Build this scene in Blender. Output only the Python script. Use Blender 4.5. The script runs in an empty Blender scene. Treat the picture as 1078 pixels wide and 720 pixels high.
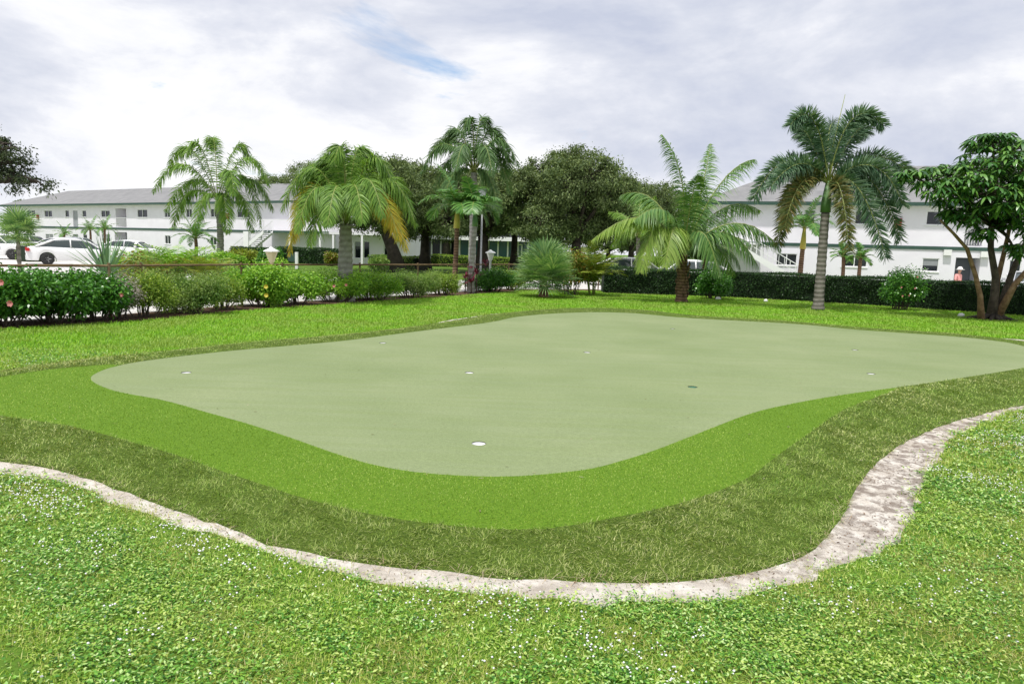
import bpy, math, random
import numpy as np
from mathutils import Vector, Matrix
from mathutils.geometry import delaunay_2d_cdt
R = math.radians
rnd = random.Random(11)
rng = np.random.default_rng(5)
scene = bpy.context.scene
COL = scene.collection

# ------------------------------------------------------------------ camera
F = 719.0; EYE = 1.6; PITCH = R(7.58); ROLL = R(1.9)
fw = Vector((0, math.cos(PITCH), -math.sin(PITCH)))
up0 = Vector((0, math.sin(PITCH), math.cos(PITCH))); rt0 = Vector((1, 0, 0))
rt = rt0*math.cos(ROLL) + up0*math.sin(ROLL)
up = up0*math.cos(ROLL) - rt0*math.sin(ROLL)
cam_d = bpy.data.cameras.new('camera'); cam = bpy.data.objects.new('camera', cam_d); COL.objects.link(cam)
m = Matrix.Identity(4)
for i in range(3):
    m[i][0] = rt[i]; m[i][1] = up[i]; m[i][2] = -fw[i]
m[2][3] = EYE
cam.matrix_world = m
cam_d.sensor_width = 36; cam_d.lens = F/1078*36; cam_d.clip_start = 0.05; cam_d.clip_end = 5000
scene.camera = cam

# ------------------------------------------------------------------ light
SUN_EL, SUN_AZ = R(67), R(212)          # azimuth clockwise from +Y
w = bpy.data.worlds.new('World'); scene.world = w; w.use_nodes = True
nt = w.node_tree; nt.nodes.clear()
def N(t, typ, **k):
    n = t.nodes.new(typ)
    for a, b in k.items(): setattr(n, a, b)
    return n
wo = N(nt, 'ShaderNodeOutputWorld'); bg = N(nt, 'ShaderNodeBackground'); bg2 = N(nt, 'ShaderNodeBackground')
sky = N(nt, 'ShaderNodeTexSky', sky_type='NISHITA'); sky.sun_disc = False
sky.sun_elevation = SUN_EL; sky.sun_rotation = SUN_AZ; sky.dust_density = 1.5
nt.links.new(sky.outputs[0], bg.inputs[0]); bg.inputs[1].default_value = 0.15
tc = N(nt, 'ShaderNodeTexCoord'); sep = N(nt, 'ShaderNodeSeparateXYZ'); nt.links.new(tc.outputs['Generated'], sep.inputs[0])
def MATH(t, op, a, b=None, clamp=False):
    n = N(t, 'ShaderNodeMath', operation=op); n.use_clamp = clamp
    for i, v in enumerate((a, b)):
        if v is None: continue
        if isinstance(v, (int, float)): n.inputs[i].default_value = v
        else: t.links.new(v, n.inputs[i])
    return n.outputs[0]
zc = MATH(nt, 'ADD', MATH(nt, 'MAXIMUM', sep.outputs[2], 0.0), 0.16)
px = MATH(nt, 'DIVIDE', sep.outputs[0], zc); py = MATH(nt, 'DIVIDE', sep.outputs[1], zc)
cmb = N(nt, 'ShaderNodeCombineXYZ'); nt.links.new(px, cmb.inputs[0]); nt.links.new(py, cmb.inputs[1])
def noise(t, vec, scale, detail=6, rough=.55, dist=0.0):
    n = N(t, 'ShaderNodeTexNoise'); n.inputs['Scale'].default_value = scale; n.inputs['Detail'].default_value = detail
    n.inputs['Roughness'].default_value = rough; n.inputs['Distortion'].default_value = dist
    if vec is not None: t.links.new(vec, n.inputs['Vector'])
    return n.outputs[0]
def ramp(t, fac, stops, interp='LINEAR'):
    n = N(t, 'ShaderNodeValToRGB'); n.color_ramp.interpolation = interp
    el = n.color_ramp.elements
    while len(el) < len(stops): el.new(0.5)
    for e, (p, c) in zip(el, stops):
        e.position = p; e.color = (c[0], c[1], c[2], 1) if not isinstance(c, (int, float)) else (c, c, c, 1)
    t.links.new(fac, n.inputs[0]); return n.outputs[0]
mp2 = N(nt, 'ShaderNodeMapping'); mp2.inputs['Location'].default_value = (4.52, 6.12, 0); nt.links.new(cmb.outputs[0], mp2.inputs[0])
big = noise(nt, mp2.outputs[0], 1.0, 9, .6, .4)
cov = ramp(nt, big, [(0.27, 0), (0.37, 1)])
mp = N(nt, 'ShaderNodeMapping'); mp.inputs['Location'].default_value = (7.3, 2.1, 0); nt.links.new(cmb.outputs[0], mp.inputs[0])
mp3 = N(nt, 'ShaderNodeMapping'); mp3.inputs['Scale'].default_value = (1, 1, 2.6); mp3.inputs['Location'].default_value = (1.7, .4, .3); nt.links.new(tc.outputs['Generated'], mp3.inputs[0])
tone = noise(nt, mp3.outputs[0], 2.6, 9, .6, .25)
ccol = ramp(nt, tone, [(0.34, (.53, .57, .69)), (0.44, (.64, .67, .76)), (0.51, (.74, .76, .83)), (0.56, (.85, .86, .90)), (0.64, (.94, .94, .955))])
nt.links.new(ccol, bg2.inputs[0]); bg2.inputs[1].default_value = 0.90
mx = N(nt, 'ShaderNodeMixShader'); nt.links.new(cov, mx.inputs[0]); nt.links.new(bg.outputs[0], mx.inputs[1]); nt.links.new(bg2.outputs[0], mx.inputs[2])
nt.links.new(mx.outputs[0], wo.inputs[0])
sd = bpy.data.lights.new('sun', 'SUN'); sun = bpy.data.objects.new('sun', sd); COL.objects.link(sun)
sd.energy = 3.2; sd.angle = R(3); sd.color = (1, .965, .92)
sdir = Vector((math.sin(SUN_AZ)*math.cos(SUN_EL), math.cos(SUN_AZ)*math.cos(SUN_EL), math.sin(SUN_EL)))
sun.rotation_euler = sdir.to_track_quat('Z', 'Y').to_euler(); sun.location = sdir*60
vs = scene.view_settings; vs.view_transform = 'Standard'; vs.look = 'None'; vs.gamma = 1; vs.use_curve_mapping = False
vs.exposure = 0.32
scene.cycles.max_bounces = 6; scene.cycles.diffuse_bounces = 3; scene.cycles.transmission_bounces = 3
scene.cycles.transparent_max_bounces = 4; scene.cycles.glossy_bounces = 2

# ------------------------------------------------------------------ projection helpers
def ray(u, v): return fw + rt*((u-539)/F) + up*((360-v)/F)
def G(u, v, z=0.0):
    d = ray(u, v); t = (z-EYE)/d.z
    return Vector((d.x*t, d.y*t, z))
def D(u, v, Y):
    d = ray(u, v); t = Y/d.y
    return Vector((d.x*t, Y, EYE+d.z*t))
def wall_hit(u, v, A, n):
    d = ray(u, v); o = Vector((0, 0, EYE)); t = (A-o).dot(n)/d.dot(n)
    return o+d*t

# ------------------------------------------------------------------ object helpers
def tag(o, label=None, cat=None, group=None, kind=None):
    if label: o['label'] = label
    if cat: o['category'] = cat
    if group: o['group'] = group
    if kind: o['kind'] = kind
    return o
def empty(name, loc, label, cat, group=None, rz=0):
    o = bpy.data.objects.new(name, None); COL.objects.link(o); o.location = loc; o.rotation_euler = (0, 0, rz)
    o.empty_display_size = .2
    return tag(o, label, cat, group)
def link(name, me, mat, parent=None, smooth=False):
    o = bpy.data.objects.new(name, me); COL.objects.link(o)
    for mm in (mat if isinstance(mat, (list, tuple)) else [mat]): me.materials.append(mm)
    if parent is not None: o.parent = parent
    if smooth: me.shade_smooth()
    return o
def np_mesh(name, V, Q):
    me = bpy.data.meshes.new(name); V = np.asarray(V, dtype=np.float32); Q = np.asarray(Q, dtype=np.int32)
    nv, nf, k = len(V), len(Q), Q.shape[1]
    me.vertices.add(nv); me.vertices.foreach_set('co', V.ravel())
    me.loops.add(nf*k); me.loops.foreach_set('vertex_index', Q.ravel())
    me.polygons.add(nf); me.polygons.foreach_set('loop_start', np.arange(0, nf*k, k, dtype=np.int32))
    me.update(calc_edges=True); return me
def nrm(a): return a/np.maximum(np.linalg.norm(a, axis=-1, keepdims=True), 1e-9)
def strips(base, dr, wd, L, Wd, droop, prof):
    """N tapering ribbons; returns verts, quads"""
    n = len(base); K = len(prof)-1
    L = np.broadcast_to(L, (n,)); Wd = np.broadcast_to(Wd, (n,)); droop = np.broadcast_to(droop, (n,))
    s = np.linspace(0, 1, K+1)
    P = base[:, None] + dr[:, None]*(L[:, None]*s)[..., None]
    P[..., 2] -= (droop*L)[:, None]*s**2
    half = wd[:, None]*(Wd[:, None]*np.asarray(prof)/2)[..., None]
    V = np.stack([P-half, P+half], axis=2).reshape(-1, 3)
    b = (np.arange(n)*(K+1)*2)[:, None]+np.arange(K)*2
    Q = np.stack([b, b+1, b+3, b+2], axis=-1).reshape(-1, 4)
    return V, Q
class Acc:
    def __init__(s): s.V = []; s.Q = []; s.n = 0
    def add(s, V, Q):
        s.V.append(V); s.Q.append(Q+s.n); s.n += len(V)
    def mesh(s, name): return np_mesh(name, np.concatenate(s.V), np.concatenate(s.Q))
class MB:
    def __init__(s): s.v = []; s.f = []
    def box(s, x0, y0, z0, x1, y1, z1, M=None):
        b = len(s.v)
        for z in (z0, z1):
            for (x, y) in ((x0, y0), (x1, y0), (x1, y1), (x0, y1)):
                p = Vector((x, y, z)); s.v.append(M @ p if M else p)
        for q in ((3, 2, 1, 0), (4, 5, 6, 7), (0, 1, 5, 4), (1, 2, 6, 5), (2, 3, 7, 6), (3, 0, 4, 7)):
            s.f.append([b+i for i in q])
        return s
    def prism(s, poly, a, b_, M=None):
        """poly in x,z; extruded along y"""
        n = len(poly); b = len(s.v)
        for y in (a, b_):
            for (x, z) in poly:
                p = Vector((x, y, z)); s.v.append(M @ p if M else p)
        s.f.append([b+i for i in range(n)]); s.f.append([b+n+i for i in range(n)][::-1])
        for i in range(n):
            j = (i+1) % n; s.f.append([b+j, b+i, b+n+i, b+n+j])
        return s
    def tube(s, pts, rad, sides=8, cap=True):
        pts = [Vector(p) for p in pts]; n = len(pts)
        if isinstance(rad, (int, float)): rad = [rad]*n
        prev = None; b0 = len(s.v)
        for i, p in enumerate(pts):
            t = (pts[min(i+1, n-1)]-pts[max(i-1, 0)]).normalized()
            if prev is None:
                a = Vector((1, 0, 0)) if abs(t.x) < .8 else Vector((0, 1, 0))
                e1 = (a - t*a.dot(t)).normalized()
            else: e1 = (prev - t*prev.dot(t)).normalized()
            prev = e1; e2 = t.cross(e1)
            for k in range(sides):
                an = 2*math.pi*k/sides
                s.v.append(p + (e1*math.cos(an)+e2*math.sin(an))*rad[i])
        for i in range(n-1):
            for k in range(sides):
                a = b0+i*sides+k; c = b0+i*sides+(k+1) % sides
                s.f.append([a, c, c+sides, a+sides])
        if cap:
            s.f.append([b0+k for k in range(sides)][::-1]); s.f.append([b0+(n-1)*sides+k for k in range(sides)])
        return s
    def lathe(s, prof, c=(0, 0, 0), sides=16, squash=1.0):
        b0 = len(s.v); n = len(prof)
        for (r, z) in prof:
            for k in range(sides):
                an = 2*math.pi*(k+.5)/sides
                s.v.append(Vector((c[0]+r*math.cos(an), c[1]+r*squash*math.sin(an), c[2]+z)))
        for i in range(n-1):
            for k in range(sides):
                a = b0+i*sides+k; d = b0+i*sides+(k+1) % sides
                s.f.append([a, d, d+sides, a+sides])
        s.f.append([b0+k for k in range(sides)][::-1]); s.f.append([b0+(n-1)*sides+k for k in range(sides)])
        return s
    def build(s, name, mat, parent=None, smooth=False):
        me = bpy.data.meshes.new(name); me.from_pydata([tuple(v) for v in s.v], [], s.f); me.update()
        return link(name, me, mat, parent, smooth)

# ------------------------------------------------------------------ materials
def principled(name, color=(.5, .5, .5), rough=.6, spec=.5, metal=0.0):
    mt = bpy.data.materials.new(name); mt.use_nodes = True; t = mt.node_tree
    p = t.nodes['Principled BSDF']; p.inputs['Base Color'].default_value = (*color, 1)
    p.inputs['Roughness'].default_value = rough; p.inputs['Specular IOR Level'].default_value = spec; p.inputs['Metallic'].default_value = metal
    return mt, t, p
def objco(t): return N(t, 'ShaderNodeTexCoord').outputs['Object']
def worldco(t): return N(t, 'ShaderNodeNewGeometry').outputs['Position']
def mixc(t, fac, a, b, mode='MIX'):
    n = N(t, 'ShaderNodeMix', data_type='RGBA', blend_type=mode)
    for i, v in ((0, fac), (6, a), (7, b)):
        if isinstance(v, (int, float)): n.inputs[i].default_value = v
        elif isinstance(v, tuple): n.inputs[i].default_value = (*v, 1)
        else: t.links.new(v, n.inputs[i])
    return n.outputs[2]
def bump(t, p, h, strength=.3, dist=.02):
    b = N(t, 'ShaderNodeBump'); b.inputs['Strength'].default_value = strength; b.inputs['Distance'].default_value = dist
    t.links.new(h, b.inputs['Height']); t.links.new(b.outputs[0], p.inputs['Normal'])
def mottled(name, stops, scale=4, rough=.8, spec=.3, detail=6, bs=.2, bd=.01, bscale=30, coord=worldco, metal=0.0):
    mt, t, p = principled(name, (1, 1, 1), rough, spec, metal); c = coord(t)
    t.links.new(ramp(t, noise(t, c, scale, detail, .6), stops), p.inputs['Base Color'])
    if bs: bump(t, p, noise(t, c, bscale, 4, .6), bs, bd)
    return mt
def leafmat(name, cols, rough=.5, spec=.35, trans=.3, patch=None, pscale=.6):
    """random colour per leaf, optional second palette in patches"""
    mt, t, p = principled(name, (1, 1, 1), rough, spec)
    g = N(t, 'ShaderNodeNewGeometry')
    k = len(cols); st = [((i+.0)/max(k-1, 1), c) for i, c in enumerate(cols)]
    c = ramp(t, g.outputs['Random Per Island'], st)
    if patch:
        c2 = ramp(t, g.outputs['Random Per Island'], [((i+.0)/max(len(patch)-1, 1), q) for i, q in enumerate(patch)])
        f = ramp(t, noise(t, g.outputs['Position'], pscale, 4, .6), [(.42, 0), (.6, 1)])
        c = mixc(t, f, c, c2)
    t.links.new(c, p.inputs['Base Color'])
    if trans:
        tr = N(t, 'ShaderNodeBsdfTranslucent'); t.links.new(mixc(t, 1.0, c, (1.0, 1.0, .45), 'MULTIPLY'), tr.inputs[0])
        ms = N(t, 'ShaderNodeMixShader'); ms.inputs[0].default_value = trans
        out = t.nodes['Material Output']
        t.links.new(p.outputs[0], ms.inputs[1]); t.links.new(tr.outputs[0], ms.inputs[2]); t.links.new(ms.outputs[0], out.inputs[0])
    return mt
M = {}
M['white_wall'] = mottled('white_wall', [(.3, (.76, .73, .79)), (.7, (.82, .795, .85))], .8, .8, .2, bs=.1)
M['white_paint'] = principled('white_paint', (.8, .8, .8), .45)[0]
M['green_trim'] = mottled('green_trim', [(.3, (.035, .075, .058)), (.7, (.05, .10, .078))], 3, .5, bs=0)
M['dark_glass'] = principled('dark_glass', (.012, .016, .02), .08, .6)[0]
M['green_glass'] = principled('green_glass', (.03, .09, .09), .12, .6)[0]
M['door_grey'] = principled('door_grey', (.32, .33, .36), .5)[0]
M['porch_shade_grey'] = mottled('porch_shade_grey', [(.3, (.07, .075, .08)), (.7, (.11, .115, .12))], 2, .7)  # oak shade on the porch wall painted in as dark grey
M['blind'] = principled('blind', (.30, .31, .33), .5)[0]
M['red'] = principled('red', (.25, .03, .025), .5)[0]
M['rubber'] = principled('rubber', (.02, .02, .02), .8)[0]
M['chrome'] = principled('chrome', (.6, .6, .62), .25, metal=1)[0]
M['plastic_red'] = principled('plastic_red', (.5, .02, .02), .2)[0]
M['headlamp'] = principled('headlamp', (.7, .72, .75), .1, .7)[0]
M['car_glass'] = principled('car_glass', (.03, .045, .045), .05, .8)[0]
def carpaint(name, c):
    mt, t, p = principled(name, c, .3, .5); p.inputs['Coat Weight'].default_value = .7; p.inputs['Coat Roughness'].default_value = .06; return mt
M['paint_white'] = carpaint('paint_white', (.78, .78, .78)); M['paint_silver'] = carpaint('paint_silver', (.45, .46, .48))
M['rust'] = mottled('rust', [(.3, (.11, .065, .035)), (.6, (.20, .14, .07)), (.8, (.32, .28, .17))], 5, .85, bs=.3)
M['galv'] = principled('galv', (.3, .3, .29), .5, metal=.6)[0]
M['bark'] = mottled('bark', [(.3, (.05, .04, .03)), (.7, (.14, .11, .085))], 3, .9, bs=.8, bd=.05, bscale=12)
M['bark_mid'] = mottled('bark_mid', [(.3, (.035, .027, .022)), (.55, (.09, .07, .055)), (.75, (.17, .135, .105))], 6, .85, bs=.5, bd=.03, bscale=14)
M['bark_dark'] = mottled('bark_dark', [(.3, (.025, .02, .016)), (.7, (.08, .065, .05))], 3, .9, bs=.8, bd=.05, bscale=12)
M['bark_warm'] = mottled('bark_warm', [(.3, (.10, .055, .03)), (.55, (.26, .16, .09)), (.75, (.36, .26, .17))], 6, .85, bs=.5, bd=.03, bscale=14)
def palmbark(name, a, b, freq):
    mt, t, p = principled(name, (1, 1, 1), .85, .3); c = worldco(t)
    w_ = N(t, 'ShaderNodeTexWave', bands_direction='Z'); w_.inputs['Scale'].default_value = freq; w_.inputs['Distortion'].default_value = 1.5; w_.inputs['Detail'].default_value = 3
    t.links.new(c, w_.inputs['Vector'])
    col = mixc(t, w_.outputs['Fac'], a, b); col = mixc(t, ramp(t, noise(t, c, 6, 5), [(.4, 0.), (.7, .6)]), col, tuple(x*.5 for x in a))
    t.links.new(col, p.inputs['Base Color']); bump(t, p, w_.outputs['Fac'], .5, .02); return mt
M['palm_grey'] = palmbark('palm_grey', (.16, .145, .12), (.27, .25, .22), 2.2)
M['palm_pale'] = palmbark('palm_pale', (.27, .26, .23), (.38, .37, .34), 2.0)
M['palm_brown'] = palmbark('palm_brown', (.10, .06, .035), (.24, .15, .09), 3.0)
M['crownshaft'] = mottled('crownshaft', [(.3, (.09, .20, .07)), (.7, (.16, .27, .10))], 3, .5, bs=0)
M['crownshaft_y'] = mottled('crownshaft_y', [(.3, (.45, .33, .05)), (.7, (.40, .42, .08))], 3, .5, bs=0)
M['rachis'] = principled('rachis', (.22, .26, .06), .5)[0]
M['dead_leaf'] = leafmat('dead_leaf', [(.25, .17, .08), (.35, .26, .13)], .8, .2, .2)
M['queen'] = leafmat('queen', [(.09, .20, .03), (.17, .32, .05), (.28, .44, .08)], .45, .35, .35)
M['queen_y'] = leafmat('queen_y', [(.55, .50, .05), (.58, .40, .05), (.34, .46, .06)], .5, .3, .4)
M['queen_far'] = leafmat('queen_far', [(.07, .15, .05), (.14, .25, .08)], .5, .3, .3)
M['coco'] = leafmat('coco', [(.06, .16, .04), (.13, .27, .065), (.24, .38, .11)], .4, .4, .35)
M['coco_y'] = leafmat('coco_y', [(.20, .34, .05), (.34, .46, .10)], .4, .4, .4)
M['foxtail'] = leafmat('foxtail', [(.045, .115, .06), (.10, .19, .10), (.22, .33, .19)], .45, .35, .25)
M['foxtail_old'] = leafmat('foxtail_old', [(.16, .18, .045), (.08, .13, .04), (.26, .20, .06)], .5, .3, .3)
M['adonidia'] = leafmat('adonidia', [(.06, .18, .04), (.16, .34, .07)], .4, .4, .3)
M['sabal'] = leafmat('sabal', [(.10, .22, .08), (.22, .38, .14), (.40, .54, .24)], .45, .4, .3)
M['areca'] = leafmat('areca', [(.06, .14, .025), (.22, .25, .04), (.10, .19, .03)], .45, .35, .35)
M['oak'] = leafmat('oak', [(.05, .085, .03), (.12, .18, .06), (.26, .33, .12)], .6, .25, .25, patch=[(.06, .10, .035), (.22, .28, .11)], pscale=.35)
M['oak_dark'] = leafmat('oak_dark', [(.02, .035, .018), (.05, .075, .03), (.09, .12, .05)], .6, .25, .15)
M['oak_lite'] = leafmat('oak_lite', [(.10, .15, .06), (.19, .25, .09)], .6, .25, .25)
M['sheff'] = leafmat('sheff', [(.022, .085, .02), (.065, .185, .035), (.17, .34, .06)], .28, .5, .2)
M['hibis'] = leafmat('hibis', [(.025, .10, .015), (.07, .23, .025), (.16, .38, .05)], .3, .5, .22)
M['shrub_fine'] = leafmat('shrub_fine', [(.05, .13, .03), (.15, .29, .05), (.36, .50, .14)], .5, .35, .4, patch=[(.16, .28, .06), (.38, .48, .16)], pscale=1.2)
M['shrub_bright'] = leafmat('shrub_bright', [(.09, .25, .02), (.24, .48, .04), (.42, .64, .09)], .4, .4, .3)
M['shrub_olive'] = leafmat('shrub_olive', [(.07, .16, .02), (.22, .36, .04), (.46, .58, .12)], .5, .3, .4)
M['shrub_pale'] = leafmat('shrub_pale', [(.10, .13, .06), (.5, .42, .42), (.18, .2, .1), (.62, .55, .55)], .6, .3, .2)
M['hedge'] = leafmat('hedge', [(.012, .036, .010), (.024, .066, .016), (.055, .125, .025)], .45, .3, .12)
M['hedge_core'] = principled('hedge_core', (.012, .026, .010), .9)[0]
M['croton'] = leafmat('croton', [(.28, .34, .03), (.14, .28, .03), (.36, .22, .04), (.10, .24, .03), (.3, .10, .03)], .4, .4, .3)
M['ti'] = leafmat('ti', [(.10, .015, .03), (.26, .03, .08), (.08, .04, .03)], .4, .4, .25)
M['yellow_fern'] = leafmat('yellow_fern', [(.28, .34, .04), (.2, .3, .03), (.38, .38, .06)], .5, .3, .35)
M['yucca'] = leafmat('yucca', [(.08, .18, .08), (.17, .30, .13)], .4, .4, .15)
M['pink'] = leafmat('pink', [(.72, .20, .20), (.78, .36, .34)], .5, .3, .3)
M['yellow_petal'] = leafmat('yellow_petal', [(.8, .6, .05), (.8, .7, .15)], .5, .3, .3)
M['roof'] = None
def roofmat():
    mt, t, p = principled('roof_shingle', (1, 1, 1), .9, .2); c = worldco(t)
    a = ramp(t, noise(t, c, 1.2, 6, .6), [(.3, (.20, .20, .205)), (.7, (.27, .27, .27))])
    wv = N(t, 'ShaderNodeTexWave', bands_direction='Z'); wv.inputs['Scale'].default_value = 2.2; wv.inputs['Distortion'].default_value = .4; t.links.new(c, wv.inputs['Vector'])
    a = mixc(t, MATH(t, 'MULTIPLY', wv.outputs['Fac'], .18), a, (.12, .12, .12))
    t.links.new(a, p.inputs['Base Color']); return mt
M['roof'] = roofmat()
M['concrete'] = mottled('concrete', [(.3, (.52, .50, .47)), (.6, (.62, .60, .57)), (.8, (.68, .66, .63))], .7, .85, .25, bs=.15)
M['mulch'] = mottled('mulch', [(.3, (.045, .028, .018)), (.55, (.12, .075, .05)), (.75, (.22, .15, .11))], 9, .95, .1, bs=.8, bd=.03, bscale=25)
def lawnmat():
    mt, t, p = principled('lawn_soil', (1, 1, 1), .95, .1); c = worldco(t)
    a = ramp(t, noise(t, c, 1.3, 6, .6), [(.3, (.07, .15, .015)), (.55, (.11, .21, .025)), (.75, (.20, .22, .06))])
    b = mixc(t, ramp(t, noise(t, c, 40, 4, .6), [(.4, 0.), (.7, .5)]), a, (.07, .09, .025))
    t.links.new(b, p.inputs['Base Color']); bump(t, p, noise(t, c, 60, 3), .6, .02); return mt
M['lawn'] = lawnmat()
def sandmat():
    mt, t, p = principled('sand', (1, 1, 1), .95, .15); c = worldco(t)
    a = ramp(t, noise(t, c, 4.0, 10, .72), [(.32, (.40, .35, .29)), (.46, (.58, .53, .46)), (.60, (.73, .69, .62))])
    sx = N(t, 'ShaderNodeSeparateXYZ'); t.links.new(c, sx.inputs[0])
    far = MATH(t, 'MULTIPLY', ramp(t, MATH(t, 'MULTIPLY', sx.outputs[0], .2), [(.15, 0.), (.5, 1.)]), .95)
    dk = ramp(t, noise(t, c, 11, 8, .75, .5), [(.44, 0.), (.56, 1.)])
    a = mixc(t, MATH(t, 'MULTIPLY', dk, MATH(t, 'ADD', MATH(t, 'MULTIPLY', far, .60), .20)), a, (.17, .13, .105))
    t.links.new(a, p.inputs['Base Color']); h = noise(t, c, 22, 8, .7); bump(t, p, h, .9, .03); return mt
M['sand'] = sandmat()
def greenmat():
    mt, t, p = principled('putting_turf', (1, 1, 1), .9, .15); c = worldco(t)
    a = ramp(t, noise(t, c, .55, 5, .55), [(.3, (.200, .252, .118)), (.5, (.230, .280, .140)), (.7, (.262, .306, .162))])
    ms = N(t, 'ShaderNodeMapping'); ms.inputs['Scale'].default_value = (.6, 6, 1); ms.inputs['Rotation'].default_value = (0, 0, R(12)); t.links.new(c, ms.inputs[0])
    a = mixc(t, MATH(t, 'MULTIPLY', ramp(t, noise(t, ms.outputs[0], 1.2, 5, .6), [(.4, 0.), (.65, 1.)]), .40), a, (.20, .255, .10))
    f = ramp(t, noise(t, c, 150, 3, .8), [(.3, .72), (.7, 1.18)])
    f2 = ramp(t, noise(t, c, 38, 3, .7), [(.3, .88), (.7, 1.08)])
    a = mixc(t, 1.0, a, f, 'MULTIPLY'); a = mixc(t, 1.0, a, f2, 'MULTIPLY')
    sp = ramp(t, noise(t, c, 45, 3, .6), [(.70, 0.), (.76, .6)]); a = mixc(t, sp, a, (.42, .45, .30))
    t.links.new(a, p.inputs['Base Color']); bump(t, p, noise(t, c, 300, 2), .5, .004); return mt
M['putting'] = greenmat()
def turfbase(name, a_, b_, sc):
    return mottled(name, [(.35, a_), (.65, b_)], sc, .9, .15, bs=.8, bd=.012, bscale=120)
M['fringe_base'] = turfbase('fringe_base', (.08, .17, .012), (.14, .25, .02), 80)
M['apron_base'] = turfbase('apron_base', (.05, .085, .012), (.105, .158, .02), 60)
M['blade'] = leafmat('blade', [(.11, .26, .02), (.26, .47, .04), (.48, .64, .11), (.68, .68, .30)], .5, .3, .35, patch=[(.20, .26, .04), (.42, .48, .08), (.58, .52, .26)], pscale=1.6)
M['blade_far'] = leafmat('blade_far', [(.15, .37, .02), (.26, .53, .035), (.40, .62, .08)], .5, .25, .4, patch=[(.21, .37, .04), (.38, .52, .11)], pscale=.8)
M['clover'] = leafmat('clover', [(.02, .10, .012), (.10, .30, .03), (.26, .52, .07), (.66, .82, .36)], .4, .4, .35)
M['clover_y'] = leafmat('clover_y', [(.07, .19, .02), (.30, .48, .05), (.64, .74, .24)], .4, .4, .35)
M['fringe'] = leafmat('fringe', [(.08, .19, .012), (.18, .335, .022), (.31, .45, .045), (.56, .63, .20)], .5, .25, .25, patch=[(.11, .22, .016), (.24, .38, .03)], pscale=.5)
M['apron'] = leafmat('apron', [(.04, .085, .012), (.155, .235, .03), (.33, .405, .085), (.68, .68, .34)], .5, .25, .25, patch=[(.06, .15, .012), (.19, .32, .03), (.42, .52, .14)], pscale=.7)
M['straw'] = leafmat('straw', [(.35, .27, .16), (.55, .46, .32)], .8, .2, .1)
M['litter'] = leafmat('litter', [(.16, .11, .05), (.10, .12, .04), (.34, .28, .16), (.42, .40, .30)], .9, .1, 0)
M['flower'] = principled('flower_white', (.8, .8, .8), .6)[0]
M['debris'] = leafmat('debris', [(.10, .06, .04), (.25, .16, .10), (.04, .03, .025)], .9, .1, 0)
M['liner'] = principled('liner', (.8, .8, .8), .4)[0]
M['liner_green'] = principled('liner_green', (.06, .22, .14), .4)[0]
M['hole_rim'] = principled('hole_rim', (.06, .08, .03), .9)[0]
M['lamp_cream'] = principled('lamp_cream', (.75, .66, .42), .5)[0]
M['lamp_white'] = principled('lamp_white', (.78, .78, .76), .4)[0]
M['metal_grey'] = principled('metal_grey', (.34, .35, .35), .5)[0]
M['lamp_glass'] = principled('lamp_glass', (.55, .6, .62), .15)[0]
M['metal_dark'] = principled('metal_dark', (.08, .09, .10), .4, metal=.5)[0]
M['skin'] = principled('skin', (.45, .25, .17), .55)[0]
M['pink_cloth'] = mottled('pink_cloth', [(.3, (.70, .30, .28)), (.7, (.76, .38, .34))], 14, .8, bs=.1)
M['grey_cloth'] = principled('grey_cloth', (.2, .22, .28), .8)[0]
M['hat'] = principled('hat', (.8, .78, .74), .7)[0]
M['stair_tread'] = mottled('stair_tread', [(.3, (.42, .47, .42)), (.7, (.5, .54, .5))], 3, .8)

# ------------------------------------------------------------------ ground contours (traced once, laid out in metres)
outer_px = [(0, 483), (60, 492), (120, 512), (165, 527), (215, 546), (240, 552), (280, 570), (350, 584), (430, 595), (539, 606), (640, 609), (705, 609), (779, 601), (829, 588), (859, 574), (884, 545), (909, 502), (939, 473), (979, 452), (1029, 436), (1078, 425), (1160, 408), (1190, 385), (1120, 366), (1070, 359), (996, 351.5), (903, 345), (840, 339.8), (745, 333.8), (686, 328), (621, 324.8), (573, 325.4), (520, 330), (448, 341), (359, 351), (240, 361), (185, 367), (110, 374), (50, 381), (0, 389), (-90, 405), (-170, 430), (-150, 462), (-70, 475)]
fringe_px = [(0, 437), (85, 450), (170, 474), (260, 505), (350, 532), (440, 549), (540, 557), (605, 552), (705, 532), (780, 506), (820, 478), (859, 451), (889, 431), (919, 419), (944, 408), (930, 395), (700, 395), (400, 390), (200, 395), (125, 384.6), (110, 384), (50, 389), (0, 397), (-60, 407), (-95, 420), (-60, 431)]
green_px = [(96, 400), (120, 411), (172, 421), (215, 433), (260, 446), (305, 461), (350, 477), (390, 489), (435, 497), (490, 501), (545, 501), (615, 494), (655, 484), (695, 471), (755, 448), (785, 437), (819, 428), (889, 415), (994, 401), (1078, 387), (1125, 377), (1078, 364.5), (1053, 359.5), (996, 353.5), (903, 347), (840, 341.5), (728, 335), (662, 329.6), (609, 329), (550, 333), (520, 338.5), (489, 343), (424, 351), (359, 359), (240, 370), (160, 379), (125, 385), (103, 392)]
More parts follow.
